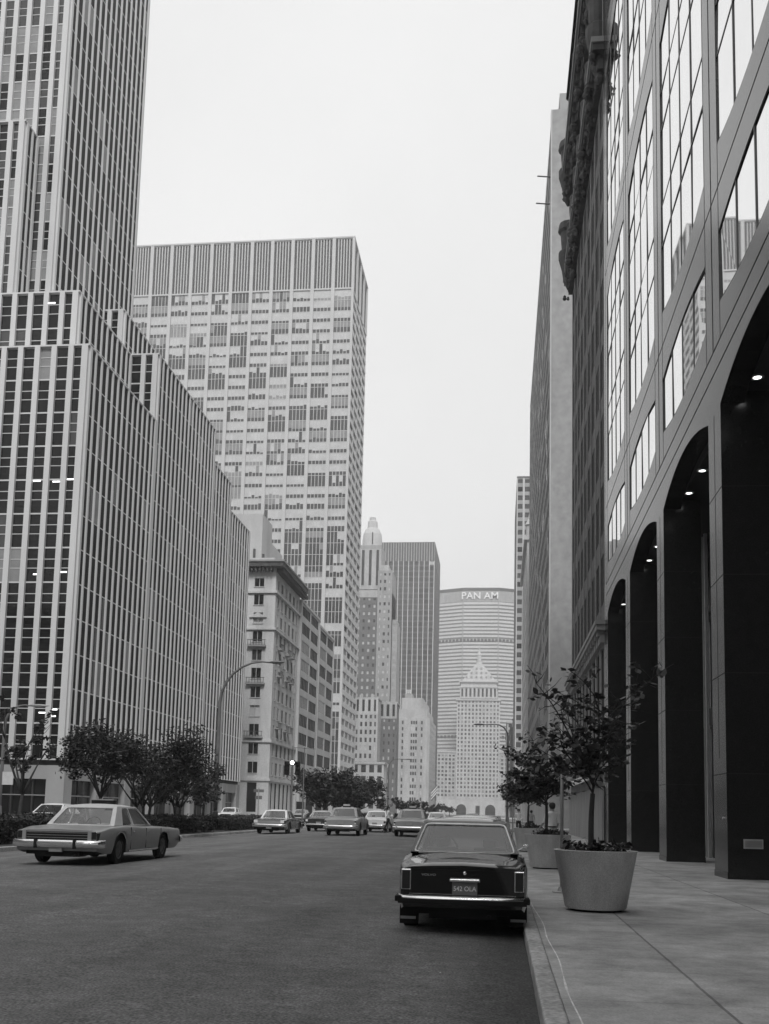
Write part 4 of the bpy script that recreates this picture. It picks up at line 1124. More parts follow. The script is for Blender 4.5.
    for sx in (-1, 1):
        for y in S['doors']:
            zs = interp(S['belt'], y); dt.box(sx*(hw*.99)-.008, sx*(hw*.99)+.008, y-.006, y+.006, sill+.08, zs-.02, JOINT)
        for y in S['doors'][:-1]:
            zs = interp(S['belt'], y); dt.box(sx*(hw*.995)-.018, sx*(hw*.995)+.018, y+.06, y+.2, zs-.14, zs-.11, CHROME)
        dt.box(sx*hw-.012, sx*hw+.012, yr+.5, yf-.5, sill+.02, sill+.06, CHROME)
        for yc in (yr, yf):       # bright wheel-arch lips
            lip = MB(); lip.tube([(sx*(hw*.985+.004), yc+(R+.065)*math.cos(PI*k/12), R+(R+.065)*math.sin(PI*k/12)-.0) for k in range(1, 12)], .009, 5, cap=False); lip.build('wheel_arch_trim', CHROME, root)
    dt.build('door_trim', JOINT, root)
    if S.get('mirror'):
        for sx in S['mirror']:
            MB().tube([(sx*hw*.93, yfb-.1, S['belt'][2][1]), (sx*(hw+.08), yfb-.12, S['belt'][2][1]+.08)], .012, 6).box(sx*(hw+.08)-.04, sx*(hw+.08)+.04, yfb-.14, yfb-.1, S['belt'][2][1]+.05, S['belt'][2][1]+.11).build('door_mirror', CHROME, root, bevel=.01)
    return root, S

# --- foreground black saloon
V = dict(L=4.6, W=1.65, H=1.455, R=.32, yr=.95, wb=2.6, sill=.26, paint=CARBLK, taper=.07,
    belt=[(0, .81), (.6, .89), (1.2, .93), (3.2, .92), (4.5, .84)], top=[(0, .82), (.15, .875), (.9, .96), (1.1, .98), (3.2, .96), (4.4, .88), (4.58, .80)],
    cab=(.98, 1.62, 3.0, 3.5), cwb=.87, cwt=.69, mw=.035, rwb=.02, trim=.017, trimmat=BRTRIM, cuts=(0, .42, 1), pillars=(), cpil=.3, bump=(.41, .49), strip=1, headl=1, bumpw=.97,
    lights=[(.85, .675, .10, .23, TAILRED, 'tail_light')], plate=(.03, .575), platetxt='542 OLA', doors=(1.75, 2.9), detail=1, mirror=(1,), headrest=1)
root, S = make_car('parked_car', 'black boxy saloon parked at the right kerb in the foreground, seen from behind', 'car', (-.455, 12.6, 0), math.radians(.8), V)
# deck lid seam, badge, mud flap, reflective strip
m = MB(); m.box(-.66, .66, .052, .058, .50, .504, CHROME)
for sx in (-1, 1): m.box(sx*.64-.003, sx*.64+.003, .05, .06, .5, .80, JOINT)
m.box(-.63, .63, .05, .06, .80, .804, JOINT)
m.build('boot_seam', JOINT, root)
text_mesh('VOLVO', .036, 'badge', STEEL, root, (-.42, .05, .735), (PI/2, 0, 0), extrude=.004, sx=1.5)
MB().lathe((.03, .04, .765), [(.022, .02), (.022, 0), (.012, -.008), (.0005, -.012)], 14, axis='y').build('boot_lock', CHROME, root)
for sx in (-1, 1):
    o = MB().box(sx*.71-.11, sx*.71+.11, .62, .635, .07, .36).build('mud_flap', RUBBER, root)
    MB().box(sx*.71-.1, sx*.71+.1, .612, .622, .13, .165).build('flap_strip', STEEL, o)
MB().box(-.09, .09, .3, .6, .3, .46).build('fuel_tank', UNDER, root)

# --- light full-size sedan moving left
T = dict(L=5.8, W=2.08, H=1.44, R=.35, yr=1.3, wb=3.07, sill=.27, paint=CARWH, taper=.04,
    belt=[(0, .80), (.8, .88), (1.6, .90), (3.6, .86), (5.5, .80)], top=[(0, .80), (.12, .84), (1.2, .90), (1.6, .92), (3.8, .90), (5.3, .85), (5.58, .76)],
    cab=(1.28, 1.85, 3.05, 3.75), cwb=.82, cwt=.64, mw=.09, rwb=.03, trim=.011, cuts=(0, .5, 1), pillars=(), cpil=.38, bump=(.42, .60), bumpw=1.03, guards=.45,
    lights=[(.86, .70, .10, .17, RUBBER, 'tail_light')], plate=(0, .40), platey=-.02, doors=(1.95, 3.0, 4.1), detail=1)
T['roofpaint'] = CARROOF
root, S = make_car('sedan', 'light silver full-size sedan driving alone on the left, tail panel of dark bars', 'car', (-10.12, 22.2, 0), math.radians(-.5), T)
m = MB().box(-.76, .76, .03, .1, .60, .78, RUBBER)
for z in (.64, .70, .76): m.box(-.76, .76, .024, .04, z-.004, z+.004, STEEL)
for sx in (-1, 1): m.box(sx*.79-.045, sx*.79+.045, .005, .12, .59, .80, CARWH); m.box(sx*.955-.045, sx*.955+.045, .03, .3, .60, .76, RUBBER)
m.build('tail_panel', RUBBER, root, bevel=.006)
m = MB().box(-.3, .3, 2.5, 2.72, 1.39, 1.43).box(-.29, .29, 2.52, 2.70, 1.43, 1.53, RUBBER).box(-.3, .3, 2.5, 2.72, 1.53, 1.56)
m.build('roof_light', STEEL, root)

# --- others
D = dict(T); D.update(paint=CARDK, roofpaint=CARW2, lights=[(.8, .72, .22, .15, LENSW, 'tail_light')], guards=None, detail=0, W=1.96, bump=(.42, .60), bumpw=1.02)
r_, S = make_car('sedan', 'dark long sedan with a light roof and wide bright bumper nearest the median kerb', 'car', (-13.35, 57.5, 0), 0, D)
MB().box(-.72, .72, .035, .1, .62, .8).build('tail_panel', STEEL, r_)
E_ = dict(V); E_.update(paint=CARDK, roofpaint=CARTAXI, platetxt=None, detail=0, strip=0, W=1.8, H=1.42, bump=(.42, .52), lights=[(.85, .72, .14, .12, LENSW, 'tail_light')], mirror=None)
make_car('compact_car', 'dark squarish car with a pale rear window between the light-roofed sedan and the first cab', 'car', (-12.1, 66.5, 0), 0, E_)
K = dict(L=5.1, W=1.93, H=1.60, R=.36, yr=1.25, wb=3.05, sill=.30, paint=CARTAXI, taper=.12,
    belt=[(0, .84), (.7, .96), (1.4, 1.0), (3.4, 1.0), (5.0, .9)], top=[(0, .84), (.15, .93), (.8, 1.02), (1.3, 1.04), (3.5, 1.04), (4.8, .98), (5.08, .84)],
    cab=(1.15, 1.55, 3.0, 3.5), cwb=.82, cwt=.66, mw=.10, rwb=.04, trim=.012, cuts=(0, .5, 1), pillars=(), cpil=.2, bump=(.42, .60), guards=.75, guardmat=CHROME, bumpw=1.0,
    lights=[(.86, .80, .09, .09, TAILRED, 'tail_light'), (.86, .68, .07, .07, LENSW, 'reversing_light')], plate=(0, .72), doors=(1.7, 2.8, 3.9))
def cab(label, x, y, **k):
    r, _ = make_car('taxi_cab', label, 'taxi', (x, y, 0), 0, {**K, **k}, group='round-bodied taxi cabs in the traffic')
    MB().box(-.22, .22, 2.1, 2.3, 1.6, 1.66).box(-.19, .19, 2.12, 2.28, 1.66, 1.76, BLIND).build('roof_light', RUBBER, r)
cab('round-bodied grey taxi cab in front of the dark tree mass', -8.75, 55.0)
cab('round-bodied grey taxi cab just left of the black parked saloon', -5.1, 56.8)
W_ = dict(V); W_.update(paint=CARW2, platetxt=None, detail=0, strip=0, mirror=None, bump=(.42, .52), lights=[(.85, .70, .12, .12, TAILRED, 'tail_light')])
make_car('compact_car', 'white car with dark side, half hidden ahead of the first taxi cab', 'car', (-8.25, 66, 0), 0, W_)
make_car('compact_car', 'small white car far ahead, just right of the second taxi cab', 'car', (-5.2, 82, 0), 0, {**W_, 'roofpaint': CARW2})
P_ = dict(V); P_.update(paint=CARTAXI, roofpaint=CARW2, platetxt=None, detail=0, strip=0, mirror=None, W=1.85, H=1.44, lights=[(.85, .70, .12, .2, TAILRED, 'tail_light')])
make_car('parked_car', 'parked car with a pale roof showing above the black saloon', 'car', (-.78, 27.0, 0), 0, P_)
make_car('parked_car', 'dark car parked at the right kerb beyond the third planter', 'car', (-.75, 48.0, 0), 0, {**E_, 'roofpaint': CARDK})
make_car('oncoming_car', 'white-roofed oncoming car behind the hedge at the left edge', 'car', (-24.0, 55, 0), PI, {**D, 'roofpaint': CARW2, 'hl': 1})
make_car('oncoming_car', 'white oncoming car behind the hedge left of the light-roofed dark sedan', 'car', (-26.5, 100, 0), PI, {**W_, 'hl': 1})
make_car('oncoming_car', 'grey oncoming car far away past the median break', 'car', (-23.0, 118, 0), PI, {**W_, 'paint': CARTAXI, 'hl': 1})
far = [(-11.5, 92, CARTAXI, 'distant grey car in the queue left of the pedestrians'), (-2.6, 96, CARDK, 'distant dark car above the pale parked roof'), (-9.6, 110, CARW2, 'distant white car beyond the pedestrians')]
for x, y, p, lb in far: make_car('distant_car', lb, 'car', (x, y, 0), 0, {**W_, 'paint': p})

# ================================================================== TREES
def leafquad(m, c, size, rng=random):
    d = Vector((rng.gauss(0, 1), rng.gauss(0, 1), rng.gauss(0, .6)))
    if d.length < .1: d = Vector((1, 0, 0))
    d.normalize(); n = Vector((rng.gauss(0, .7), rng.gauss(0, .7), 1)).normalized()
    s_ = d.cross(n); 
    if s_.length < .05: s_ = Vector((0, 1, 0))
    s_.normalize(); a = size*rng.uniform(.7, 1.2); w = a*.30
    m.face([c-d*a*.5, c-d*a*.1+s_*w, c+d*a*.25+s_*w*.75, c+d*a*.55, c+d*a*.25-s_*w*.75, c-d*a*.1-s_*w])

def branch(m, a, c, r0, r1, bow=.08, n=5):
    a, c = Vector(a), Vector(c); L = (c-a).length; off = Vector((random.uniform(-1, 1), random.uniform(-1, 1), random.uniform(-.2, 1)))*bow*L
    pts = [a.lerp(c, k/n)+off*math.sin(PI*k/n) for k in range(n+1)]
    m.tube(pts, [r0+(r1-r0)*k/n for k in range(n+1)], 6); return pts

def street_tree(name, label, loc, forks, h_fork, blobs, leaf, nleaf, r=.08, mat=LEAFD, group=None, multi=1):
    root = empty(name, loc, label=label, cat='tree', group=group)
    tr = MB(); lf = MB(); tips = []
    for s_ in range(multi):
        bx_ = (s_-(multi-1)/2)*.35
        branch(tr, (bx_*.5, 0, 0), (bx_, 0, h_fork), r, r*.75, .03)
        for (cx, cy, cz, rad) in blobs[s_::multi]:
            pts = branch(tr, (bx_, 0, h_fork-.05), (cx, cy, cz), r*.55, r*.12, .12)
            for k in range(3):
                q = Vector((cx, cy, cz))+Vector((random.uniform(-1, 1), random.uniform(-1, 1), random.uniform(-.6, 1)))*rad*.8
                branch(tr, pts[3], q, r*.2, r*.05, .1, 3)
    tot = sum(b_[3]**2 for b_ in blobs)
    for (cx, cy, cz, rad) in blobs:
        n = int(nleaf*rad**2/tot); subs = []
        for k in range(max(5, n//26)):
            v = Vector((random.gauss(0, 1), random.gauss(0, 1), random.gauss(0, .8))).normalized()*rad*random.uniform(.35, 1.05)
            subs.append(Vector((cx, cy, cz))+v)
        for k in range(n):
            sb = random.choice(subs); v = Vector((random.gauss(0, 1), random.gauss(0, 1), random.gauss(0, .7)))*rad*.17
            leafquad(lf, sb+v, leaf)
    tr.build('trunk', BARK, root, smooth=True); lf.build('crown', mat, root)
    return root

def rblobs(n, rx, rz, z0, rad):
    out = []
    for k in range(n):
        t = 2*PI*k/n+random.uniform(-.3, .3); q = random.uniform(.35, 1)
        out.append((rx*q*math.cos(t), rx*q*math.sin(t)*.9, z0+random.uniform(-rz, rz), rad*random.uniform(.75, 1.2)))
    return out
# median trees near, left
near = [(-17.6, 35.5, 'thin young median tree at the left edge of the picture', 1.2, 3.9, 6, .55, 500, 1),
        (-17.5, 42.6, 'dark round-headed median tree above the rear window of the silver sedan', 1.7, 3.3, 11, .95, 5200, 1),
        (-17.3, 47.5, 'largest dark median tree with several stems ahead of the silver sedan', 2.4, 3.6, 15, 1.15, 9500, 3),
        (-17.5, 53.3, 'smaller median tree right of the multi-stemmed one', 1.6, 2.9, 10, .85, 4200, 2),
        (-17.3, 57.6, 'small thin median tree next to the curved lamp post', 1.2, 2.8, 7, .65, 1800, 1)]
for x, y, lb, rx, zc, nb, rad, nl, mu in near:
    street_tree('median_tree', lb, (x, y, .15), None, 1.35 if mu > 1 else 1.7, rblobs(nb, rx, .85 if zc < 3.7 else 1.1, zc, rad), .15, int(nl*1.4), r=.09, multi=mu, group='trees in the near median')
lbs = ['dark bushy median tree at the left end of the mass behind the cabs', 'dense dark median tree, second from the left behind the cabs', 'dense dark median tree directly above the first taxi cab', 'dark median tree at the right end of the mass behind the cabs']
for i, (x, y) in enumerate(((-17.4, 99), (-17.3, 107), (-17.5, 115), (-17.3, 123))):
    street_tree('median_tree', lbs[i], (x, y, .15), None, 1.5, rblobs(13, 2.6, 1.0, 3.5, 1.35), .32, 6000, r=.14, group='trees in the second median')
lbs = ['small dark distant median tree right of the dark tree mass', 'low dark distant tree below the stone apartment tower', 'tiny dark median tree left of the pale parked roof', 'tiny dark tree before the ornate tower, right', 'tiny farthest dark median tree']
for i, (x, y) in enumerate(((-17.5, 182), (-17.3, 205), (-17.4, 262), (-17.4, 300), (-17.4, 350))):
    street_tree('median_tree', lbs[i], (x, y, .15), None, 1.5, rblobs(8, 2.0, .7, 2.6, 1.0), .45, 1000, r=.14, group='trees in the far medians')

# hedges
def hedge(label, x0, x1, y0, y1, z0, z1, n, leaf=.12):
    root = empty('hedge', ((x0+x1)/2, (y0+y1)/2, z0), label=label, cat='hedge', group='low clipped hedges on the median')
    core = MB().box(x0+.12-root.location.x, x1-.12-root.location.x, y0+.1-root.location.y, y1-.1-root.location.y, 0, z1-z0-.12)
    core.build('stems', UNDER, root)
    m = MB()
    for k in range(n):
        f = random.random()
        if f < .4: p = (random.uniform(x0, x1), random.uniform(y0, y1), z1+random.gauss(0, .05)+.06*noise.noise(Vector((0, y0+k*.37, 0))))
        elif f < .85: p = (x1+random.gauss(0, .05), random.uniform(y0, y1), random.uniform(z0, z1))
        else: p = (random.uniform(x0, x1), y0+random.gauss(0, .05), random.uniform(z0, z1))
        leafquad(m, Vector(p)-root.location, leaf)
    m.build('foliage', LEAFH, root)
hedge('low dark hedge on the median behind the silver sedan, left end', -19.0, -16.3, 27, 41, .15, 1.05, 5200)
hedge('low dark hedge on the median under the biggest trees', -19.0, -16.3, 43.5, 56.5, .15, 1.0, 4600)
hedge('low dark hedge on the median right of the curved lamp post', -19.0, -16.3, 59.5, 76, .15, .95, 4200)
hedge('dark hedge in the second median behind the cabs', -19.0, -16.3, 98, 150, .15, 1.1, 6000, .22)
hedge('distant dark hedge in the third median', -19.0, -16.3, 180, 236, .15, 1.1, 2500, .3)

# ---- planters
def planter(loc, label, tree_label, top_r=.62, bot_r=.45, h=.85, forks=None  , seed=1, leaves=1500, near=True):
    random.seed(seed)
    root = empty('planter', loc, label=label, cat='planter', group='round tapered concrete planters along the kerb')
    prof = [(bot_r-.02, 0), (bot_r, .02), (top_r-.015, h-.02), (top_r, h-.005), (top_r-.01, h), (top_r-.06, h), (top_r-.075, h-.02), (top_r-.09, h-.12)]
    MB().lathe((0, 0, .03), prof, 48).build('bowl', PLANTER, root, smooth=True, split=35)
    MB().lathe((0, 0, 0), [(bot_r-.07, 0), (bot_r-.07, .04)], 24, cap=True).build('foot', JOINT, root)
    MB().lathe((0, 0, h-.1), [(top_r-.08, 0), (.001, .03)], 24).build('soil', SOIL, root)
    t = empty('planter_tree', (loc[0]-.06, loc[1], loc[2]+h-.08), label=tree_label, cat='tree', group='small trees in the planters')
    tr = MB(); lf = MB(); zf = .95
    branch(tr, (0, 0, 0), (.02, 0, zf), .045, .036, .02, 6)
    for (x, z, dens) in forks:
        yv = random.uniform(-.5, .5)*min(1, abs(x)+.5)
        st = Vector((.02, 0, zf+random.uniform(-.05, .3)))
        end = Vector((x, yv, z-h-loc[2]+.08)); pts = branch(tr, st, end, .015, .005, .16, 6)
        for p in pts[2:]:
            for q in range(3):
                e = p+Vector((random.uniform(-.3, .3), random.uniform(-.3, .3), random.uniform(-.12, .25))); branch(tr, p, e, .007, .003, .1, 2)
                for l in range(int(dens*random.uniform(1.2, 4.2))): 
                    c = p.lerp(e, random.uniform(.3, 1.15))+Vector((random.gauss(0, .045), random.gauss(0, .045), random.gauss(0, .04)))
                    leafquad(lf, c, .12)
    tr.build('trunk', BARK, t, smooth=True); lf.build('crown', LEAF, t)
    # bedding plants
    pm = MB(); fl = MB(); cl = [(random.uniform(-.4, .4), random.uniform(-.4, .4), random.uniform(.04, .16)) for _ in range(16)]
    for k in range(420):
        a, b_, hh = random.choice(cl); p = Vector((a+random.gauss(0, .07), b_+random.gauss(0, .07), hh+random.gauss(0, .05)))
        if p.xy.length < top_r-.08: leafquad(pm, p, .1)
    for k in range(26):
        a = random.uniform(0, 2*PI); q = random.uniform(.1, .42); leafquad(fl, Vector((q*math.cos(a), q*math.sin(a), random.uniform(.1, .2))), .06)
    bed = pm.build('bedding_plants', LEAFD); bed.location = (loc[0], loc[1], loc[2]+h-.06)
    tag(bed, 'low dark leafy bedding plants filling the ' + {1: 'nearest', 2: 'second', 3: 'third'}[seed] + ' concrete planter', 'plants', 'bedding plants in the planters')
    tag(fl.build('petals', FLOWER, bed), kind='stuff')
forks1 = [(-.95, 3.50, 1.3), (-.72, 3.35, 1.2), (-.25, 3.72, 3.2), (-.35, 3.35, 3.4), (-.1, 3.0, 3.4), (.95, 3.55, 2.2), (.6, 3.35, 2.2), (.25, 3.1, 3), (-.55, 2.75, 3.6), (-.75, 2.45, 3.4), (.3, 2.65, 3), (-.2, 2.5, 3.4), (.5, 2.9, 2.2), (-.45, 2.2, 2.2), (.42, 2.35, 1.6)]
planter((1.42, 15.35, .15), 'nearest and largest-looking round concrete planter, on the pavement right of the black saloon', 'sparse young tree with forked trunk in the nearest planter', forks=[(x*.88, z, d*.72) for x, z, d in forks1], seed=1)
forks2 = [(x*1.35, z-.25, d*1.25) for x, z, d in forks1 if not (x > .8 or x < -.9)]+[(-1.0, 3.1, 4), (-1.0, 2.6, 4), (-.6, 2.2, 4), (.3, 2.3, 4), (-.9, 2.0, 3)]
planter((1.25, 26.8, .15), 'second concrete planter, directly behind the nearest one', 'bushier tree in the second planter, hiding the walking person', forks=forks2, seed=2)
forks3 = [(x*1.2, z-.35, d*1.6) for x, z, d in forks1 if abs(x) < .9]+[(-.9, 2.6, 4), (.5, 2.2, 4)]
planter((1.12, 38.6, .15), 'third and farthest round concrete planter by the kerb', 'dark tree in the third planter', forks=forks3, seed=3)
random.seed(77)

# ================================================================== STREET FURNITURE
def lamp(label, loc, H, arm, dirx, curve_r=2.2, head=.9, base=True, rz=0, tilt=0.):
    root = empty('street_lamp', loc, rz, label=label, cat='street lamp', group='curved-arm street lamps')
    m = MB(); pts = [(0, 0, 0), (0, 0, H*.5), (0, 0, H-curve_r)]
    for k in range(1, 7):
        t = PI/2*k/6; pts.append((dirx*curve_r*(1-math.cos(t)), 0, H-curve_r+curve_r*math.sin(t)))
    pts.append((dirx*(curve_r+arm), 0, H-.05+tilt))
    n = len(pts); m.tube(pts, [.13-.08*min(1, k/(n-2)) for k in range(n)], 10)
    m.build('pole', POLEM, root, smooth=True)
    if base: MB().lathe((0, 0, 0), [(.3, 0), (.28, .35), (.2, .5), (.17, 1.1), (.14, 1.15)], 10).build('base', POLEM, root)
    hd = MB(); x0 = dirx*(curve_r+arm)
    for k in range(9):
        u = k/8; w = .02+.2*math.sin(PI*min(1, u*1.02))**.6
        for q in range(10):
            t = 2*PI*q/10; hd.v.append((x0+dirx*(-.1+u*head), w*math.cos(t), H-.03+tilt+.09*math.sin(t)*(w/.19)))
    for k in range(8):
        for q in range(10): hd.f.append((k*10+q, k*10+(q+1) % 10, (k+1)*10+(q+1) % 10, (k+1)*10+q)); hd.m.append(None)
    hd.build('lamp_head', POLEM if H > 9 else STEEL, root, smooth=True)
    return root
lamp('tall curved-arm street lamp on the median, in front of the white-mullioned tower', (-17.3, 60.0, .15), 10.4, .5, 1, 2.6, head=1.0)
r_ = lamp('street lamp at the left picture edge with a long pale head over the far pavement', (-34.6, 66.5, .15), 8.2, .3, 1, 1.4, head=1.6)
MB().box(-.1, .9, -.06, -.02, 2.6, 3.5).build('sign_panel', SIGNW, r_)
lamp('distant street lamp on the right kerb, its head over the avenue before the ornate tower', (.75, 104, .15), 10.6, 1.2, -1, 1.3, head=1.2)
lamp('distant median street lamp reaching right over the stone apartment tower', (-19.2, 172, .15), 10.4, 1.5, 1, 1.5, head=1.2)

tl = empty('traffic_light', (-16.9, 80.5, .15), label='traffic signal pair on a thin pole at the median tip, one lens lit', cat='traffic light')
m = MB().tube([(0, 0, 0), (0, 0, 4.9)], .07, 8); m.tube([(0, 0, 3.6), (-.45, 0, 3.9), (-.45, 0, 4.2)], .03, 6); m.tube([(0, 0, 3.6), (.45, 0, 3.9), (.45, 0, 4.2)], .03, 6); m.tube([(.1, 0, 6.4), (1.9, 0, 6.3)], .03, 6); m.tube([(0, 0, 4.9), (0, 0, 6.5)], .04, 6)
m.build('pole', POLEM, tl)
for sx in (-.45, .45):
    hd = MB().box(sx-.19, sx+.19, -.14, .14, 4.15, 5.25)
    for k in range(3): hd.lathe((sx, -.14, 4.35+k*.35), [(.16, 0), (.16, -.16), (.14, -.16), (.14, 0)], 12, axis='y')
    o = hd.build('signal_head', RUBBER, tl)
    for k in range(3): MB().lathe((sx, -.16, 4.35+k*.35), [(.13, 0), (.001, -.02)], 12, axis='y').build('lens', TAILRED, o)
hd = MB().box(-.2, .2, -.12, .14, 4.95, 5.35); o = hd.build('signal_head', RUBBER, tl)
MB().lathe((0, -.13, 5.15), [(.16, 0), (.13, -.04), (.001, -.06)], 16, axis='y').build('lit_lens', LIT, o)

sp = empty('sign_post', (-16.2, 88.0, 0), label='thin post with small street-name plates left of the traffic signal', cat='sign')
sp.location = (-20.6, 84.5, 0)
m = MB().tube([(0, 0, 0), (0, 0, 3.3)], .04, 8); m.build('post', STEEL, sp)
MB().box(-.45, .45, -.02, .02, 2.9, 3.15).box(-.3, .3, -.03, .03, 2.3, 2.6).build('name_plates', POLEM, sp)
po = empty('sign_pole', (1.12, 18.6, .15), label='slim bare metal pole standing beside the nearest planter', cat='pole')
MB().tube([(0, 0, 0), (0, 0, 3.25)], .03, 10).build('shaft', STEEL, po, smooth=True)
MB().lathe((0, 0, 0), [(.17, 0), (.17, .015), (.08, .03), (.055, .1), (.04, .1)], 14).build('base_plate', STEEL, po)
ks = empty('kerb_sign', (.75, 60, .15), label='pale parking sign on a post at the distant kerb, left of the planter trees', cat='sign')
MB().tube([(0, 0, 0), (0, 0, 2.9)], .04, 8).build('post', STEEL, ks)
MB().box(.1, .75, -.03, 0, 2.2, 2.65).box(-.3, .1, -.03, 0, 2.45, 2.65).build('sign_panel', SIGNW, ks)
tp = empty('utility_pole', (-19.0, 96, .15), label='thin tall pole rising left of the dark tree mass', cat='pole')
MB().tube([(0, 0, 0), (0, 0, 7.2)], [.09, .05], 8).build('shaft', POLEM, tp); MB().lathe((0, 0, 7.2), [(.05, 0), (.12, .1), (.001, .25)], 8).build('cap', POLEM, tp)
fp = empty('flag', (-38.4, 552, 12), label='striped flag on a slanted staff low on the stone apartment tower', cat='flag')
MB().tube([(0, 0, 0), (4, -1, 5)], .12, 6).build('staff', STEEL, fp)
m = MB()
for k in range(7):
    for q in range(5):
        a0, a1 = q/5, (q+1)/5
        def fpnt(a, t): return (4-3.2*a-.3*t*.2, -1+.5*math.sin(a*5+t), 5-4*a-t*5.5)
        m.face([fpnt(a0, k/7), fpnt(a1, k/7), fpnt(a1, (k+1)/7), fpnt(a0, (k+1)/7)], SHIRT if k % 2 else TAILRED)
m.build('cloth', SHIRT, fp)
tag(MB().add([(-.58, 9.7, .004), (-.52, 9.71, .01), (-.53, 9.76, .02), (-.59, 9.75, .006), (-.55, 9.73, .03)], [(0, 1, 4), (1, 2, 4), (2, 3, 4), (3, 0, 4), (0, 3, 2, 1)]).build('paper_scrap', PAPER), 'small crumpled white paper scrap lying on the asphalt behind the black saloon', 'litter')

# ================================================================== PEOPLE
def person(label, loc, rz, shirt, trous, stride=.25, h=1.75, arms=(.25, -.2), group=None, hair=HAIR):
    s = h/1.75
    V_ = {}; E2 = []; R_ = {}
    def v(n, p, r, par=None):
        V_[n] = Vector(p)*s; R_[n] = r*s
        if par: E2.append((par, n))
    v('pel', (0, 0, .95), .13); v('wai', (0, 0, 1.12), .12, 'pel'); v('che', (0, .01, 1.32), .145, 'wai'); v('nb', (0, 0, 1.47), .065, 'che'); v('nk', (0, .01, 1.52), .052, 'nb')
    v('hd', (0, .02, 1.60), .082, 'nk'); v('ht', (0, .02, 1.69), .075, 'hd')
    for sx, n in ((-1, 'l'), (1, 'r')):
        st = stride*(1 if sx > 0 else -1)
        v('hip'+n, (sx*.09, 0, .9), .095, 'pel'); v('kn'+n, (sx*.1, st*.55+.04, .5), .06, 'hip'+n); v('an'+n, (sx*.1, st-(.05 if st < 0 else 0), .09), .04, 'kn'+n); v('to'+n, (sx*.11, st+.17, .035), .034, 'an'+n)
        a = arms[0 if sx < 0 else 1]
        v('sh'+n, (sx*.19, 0, 1.41), .058, 'che'); v('el'+n, (sx*.24, -.03+a*.4, 1.13), .041, 'sh'+n); v('wr'+n, (sx*.25, .08+a, .90), .027, 'el'+n)
        v('pa'+n, (sx*.25, .11+a*1.1, .84), .030, 'wr'+n)
        for k in range(4): v('f%d'%k+n, (sx*.25+(k-1.5)*.006, .10+a*1.15+k*.018, .765+.008*abs(k-1.5)), .0085, 'pa'+n)
        v('th'+n, (sx*.235, .16+a*1.1, .82), .009, 'pa'+n)
    names = list(V_); me = bpy.data.meshes.new('person'); me.from_pydata([V_[n] for n in names], [(names.index(a), names.index(b)) for a, b in E2], [])
    o = bpy.data.objects.new('person', me); C.objects.link(o)
    md = o.modifiers.new('skin', 'SKIN'); sv = me.skin_vertices[0].data
    for i, n in enumerate(names): sv[i].radius = (R_[n], R_[n]*(.8 if n in ('pel', 'wai', 'che') else 1)); 
    sv[0].use_root = True
    sd = o.modifiers.new('sub', 'SUBSURF'); sd.levels = 2; sd.render_levels = 2
    dg = bpy.context.evaluated_depsgraph_get(); dg.update(); m2 = bpy.data.meshes.new_from_object(o.evaluated_get(dg))
    bpy.data.objects.remove(o)
    m2.materials.clear()
    for q in (SKIN, shirt, trous, SHOE): m2.materials.append(q)
    for p in m2.polygons:
        c = p.center/s; p.use_smooth = True
        if c.z < .09: k = 3
        elif c.z < .98 and abs(c.x) < .2: k = 2
        elif c.z < 1.48 and not (abs(c.x) > .2 and c.z < 1.12): k = 1
        else: k = 0
        p.material_index = k
    if loc[2] == 0: loc = (loc[0], loc[1], crown(loc[0]))
    o = bpy.data.objects.new('person', m2); C.objects.link(o); o.location = loc; o.rotation_euler = (0, 0, rz)
    tag(o, label, 'person', group)
    hm = MB(); prof = [(.093, -.03), (.1, .02), (.092, .07), (.06, .105), (.001, .118)]
    hm.lathe((0, -.008, 1.635*s), [(a*s, b*s) for a, b in prof], 14)
    hm.lathe((0, -.035, 1.60*s), [(.06*s, -.05*s), (.085*s, 0), (.08*s, .06*s)], 14); hm.build('hair', hair, o, smooth=True)
    fm = MB()
    for sx in (-1, 1): fm.lathe((sx*.03*s, .095*s, 1.625*s), [(.012*s, 0), (.001, .006*s)], 8, axis='y')
    fm.tube([(0, .09*s, 1.62*s), (0, .118*s, 1.585*s), (0, .095*s, 1.58*s)], [.008*s, .014*s, .008*s], 6, mat=SKIN)
    fm.box(-.022*s, .022*s, .09*s, .1*s, 1.545*s, 1.552*s)
    for sx in (-1, 1): fm.box(sx*.088*s-.012*s, sx*.088*s+.012*s, -.0, .03*s, 1.585*s, 1.635*s, SKIN)
    fm.build('face_features', HAIR, o)
    if trous is TROUSL: 
        b_ = MB().lathe((0, 0, 1.0*s), [(.142*s, -.02), (.146*s, 0), (.142*s, .025)], 16); b_.build('belt', SHOE, o)
    return o
person('person in white shirt and pale trousers with dark belt, behind the planters', (1.62, 32.0, .15), .5, SHIRT, TROUSL, .2, 1.78, arms=(.3, .1))
person('person in white shirt and dark trousers crossing nearer the first cab', (-7.15, 64.5, 0), -1.4, SHIRT, TROUS, .3, 1.72, group='pedestrians crossing the avenue')
person('person in white shirt crossing just left of the second cab', (-6.5, 65.8, 0), 1.5, SHIRT, TROUS, .28, 1.75, group='pedestrians crossing the avenue')
person('person in a grey shirt crossing behind the pair in white shirts', (-6.85, 69, 0), 1.5, SHIRTG, TROUS, .3, 1.7, group='pedestrians crossing the avenue')
person('distant person in a white shirt on the right pavement near the kerb sign', (1.2, 66, .15), PI, SHIRT, TROUS, .2, 1.75)
person('distant person in grey on the right pavement beyond the kerb sign', (2.2, 72, .15), 0, SHIRTG, TROUS, .2, 1.7)

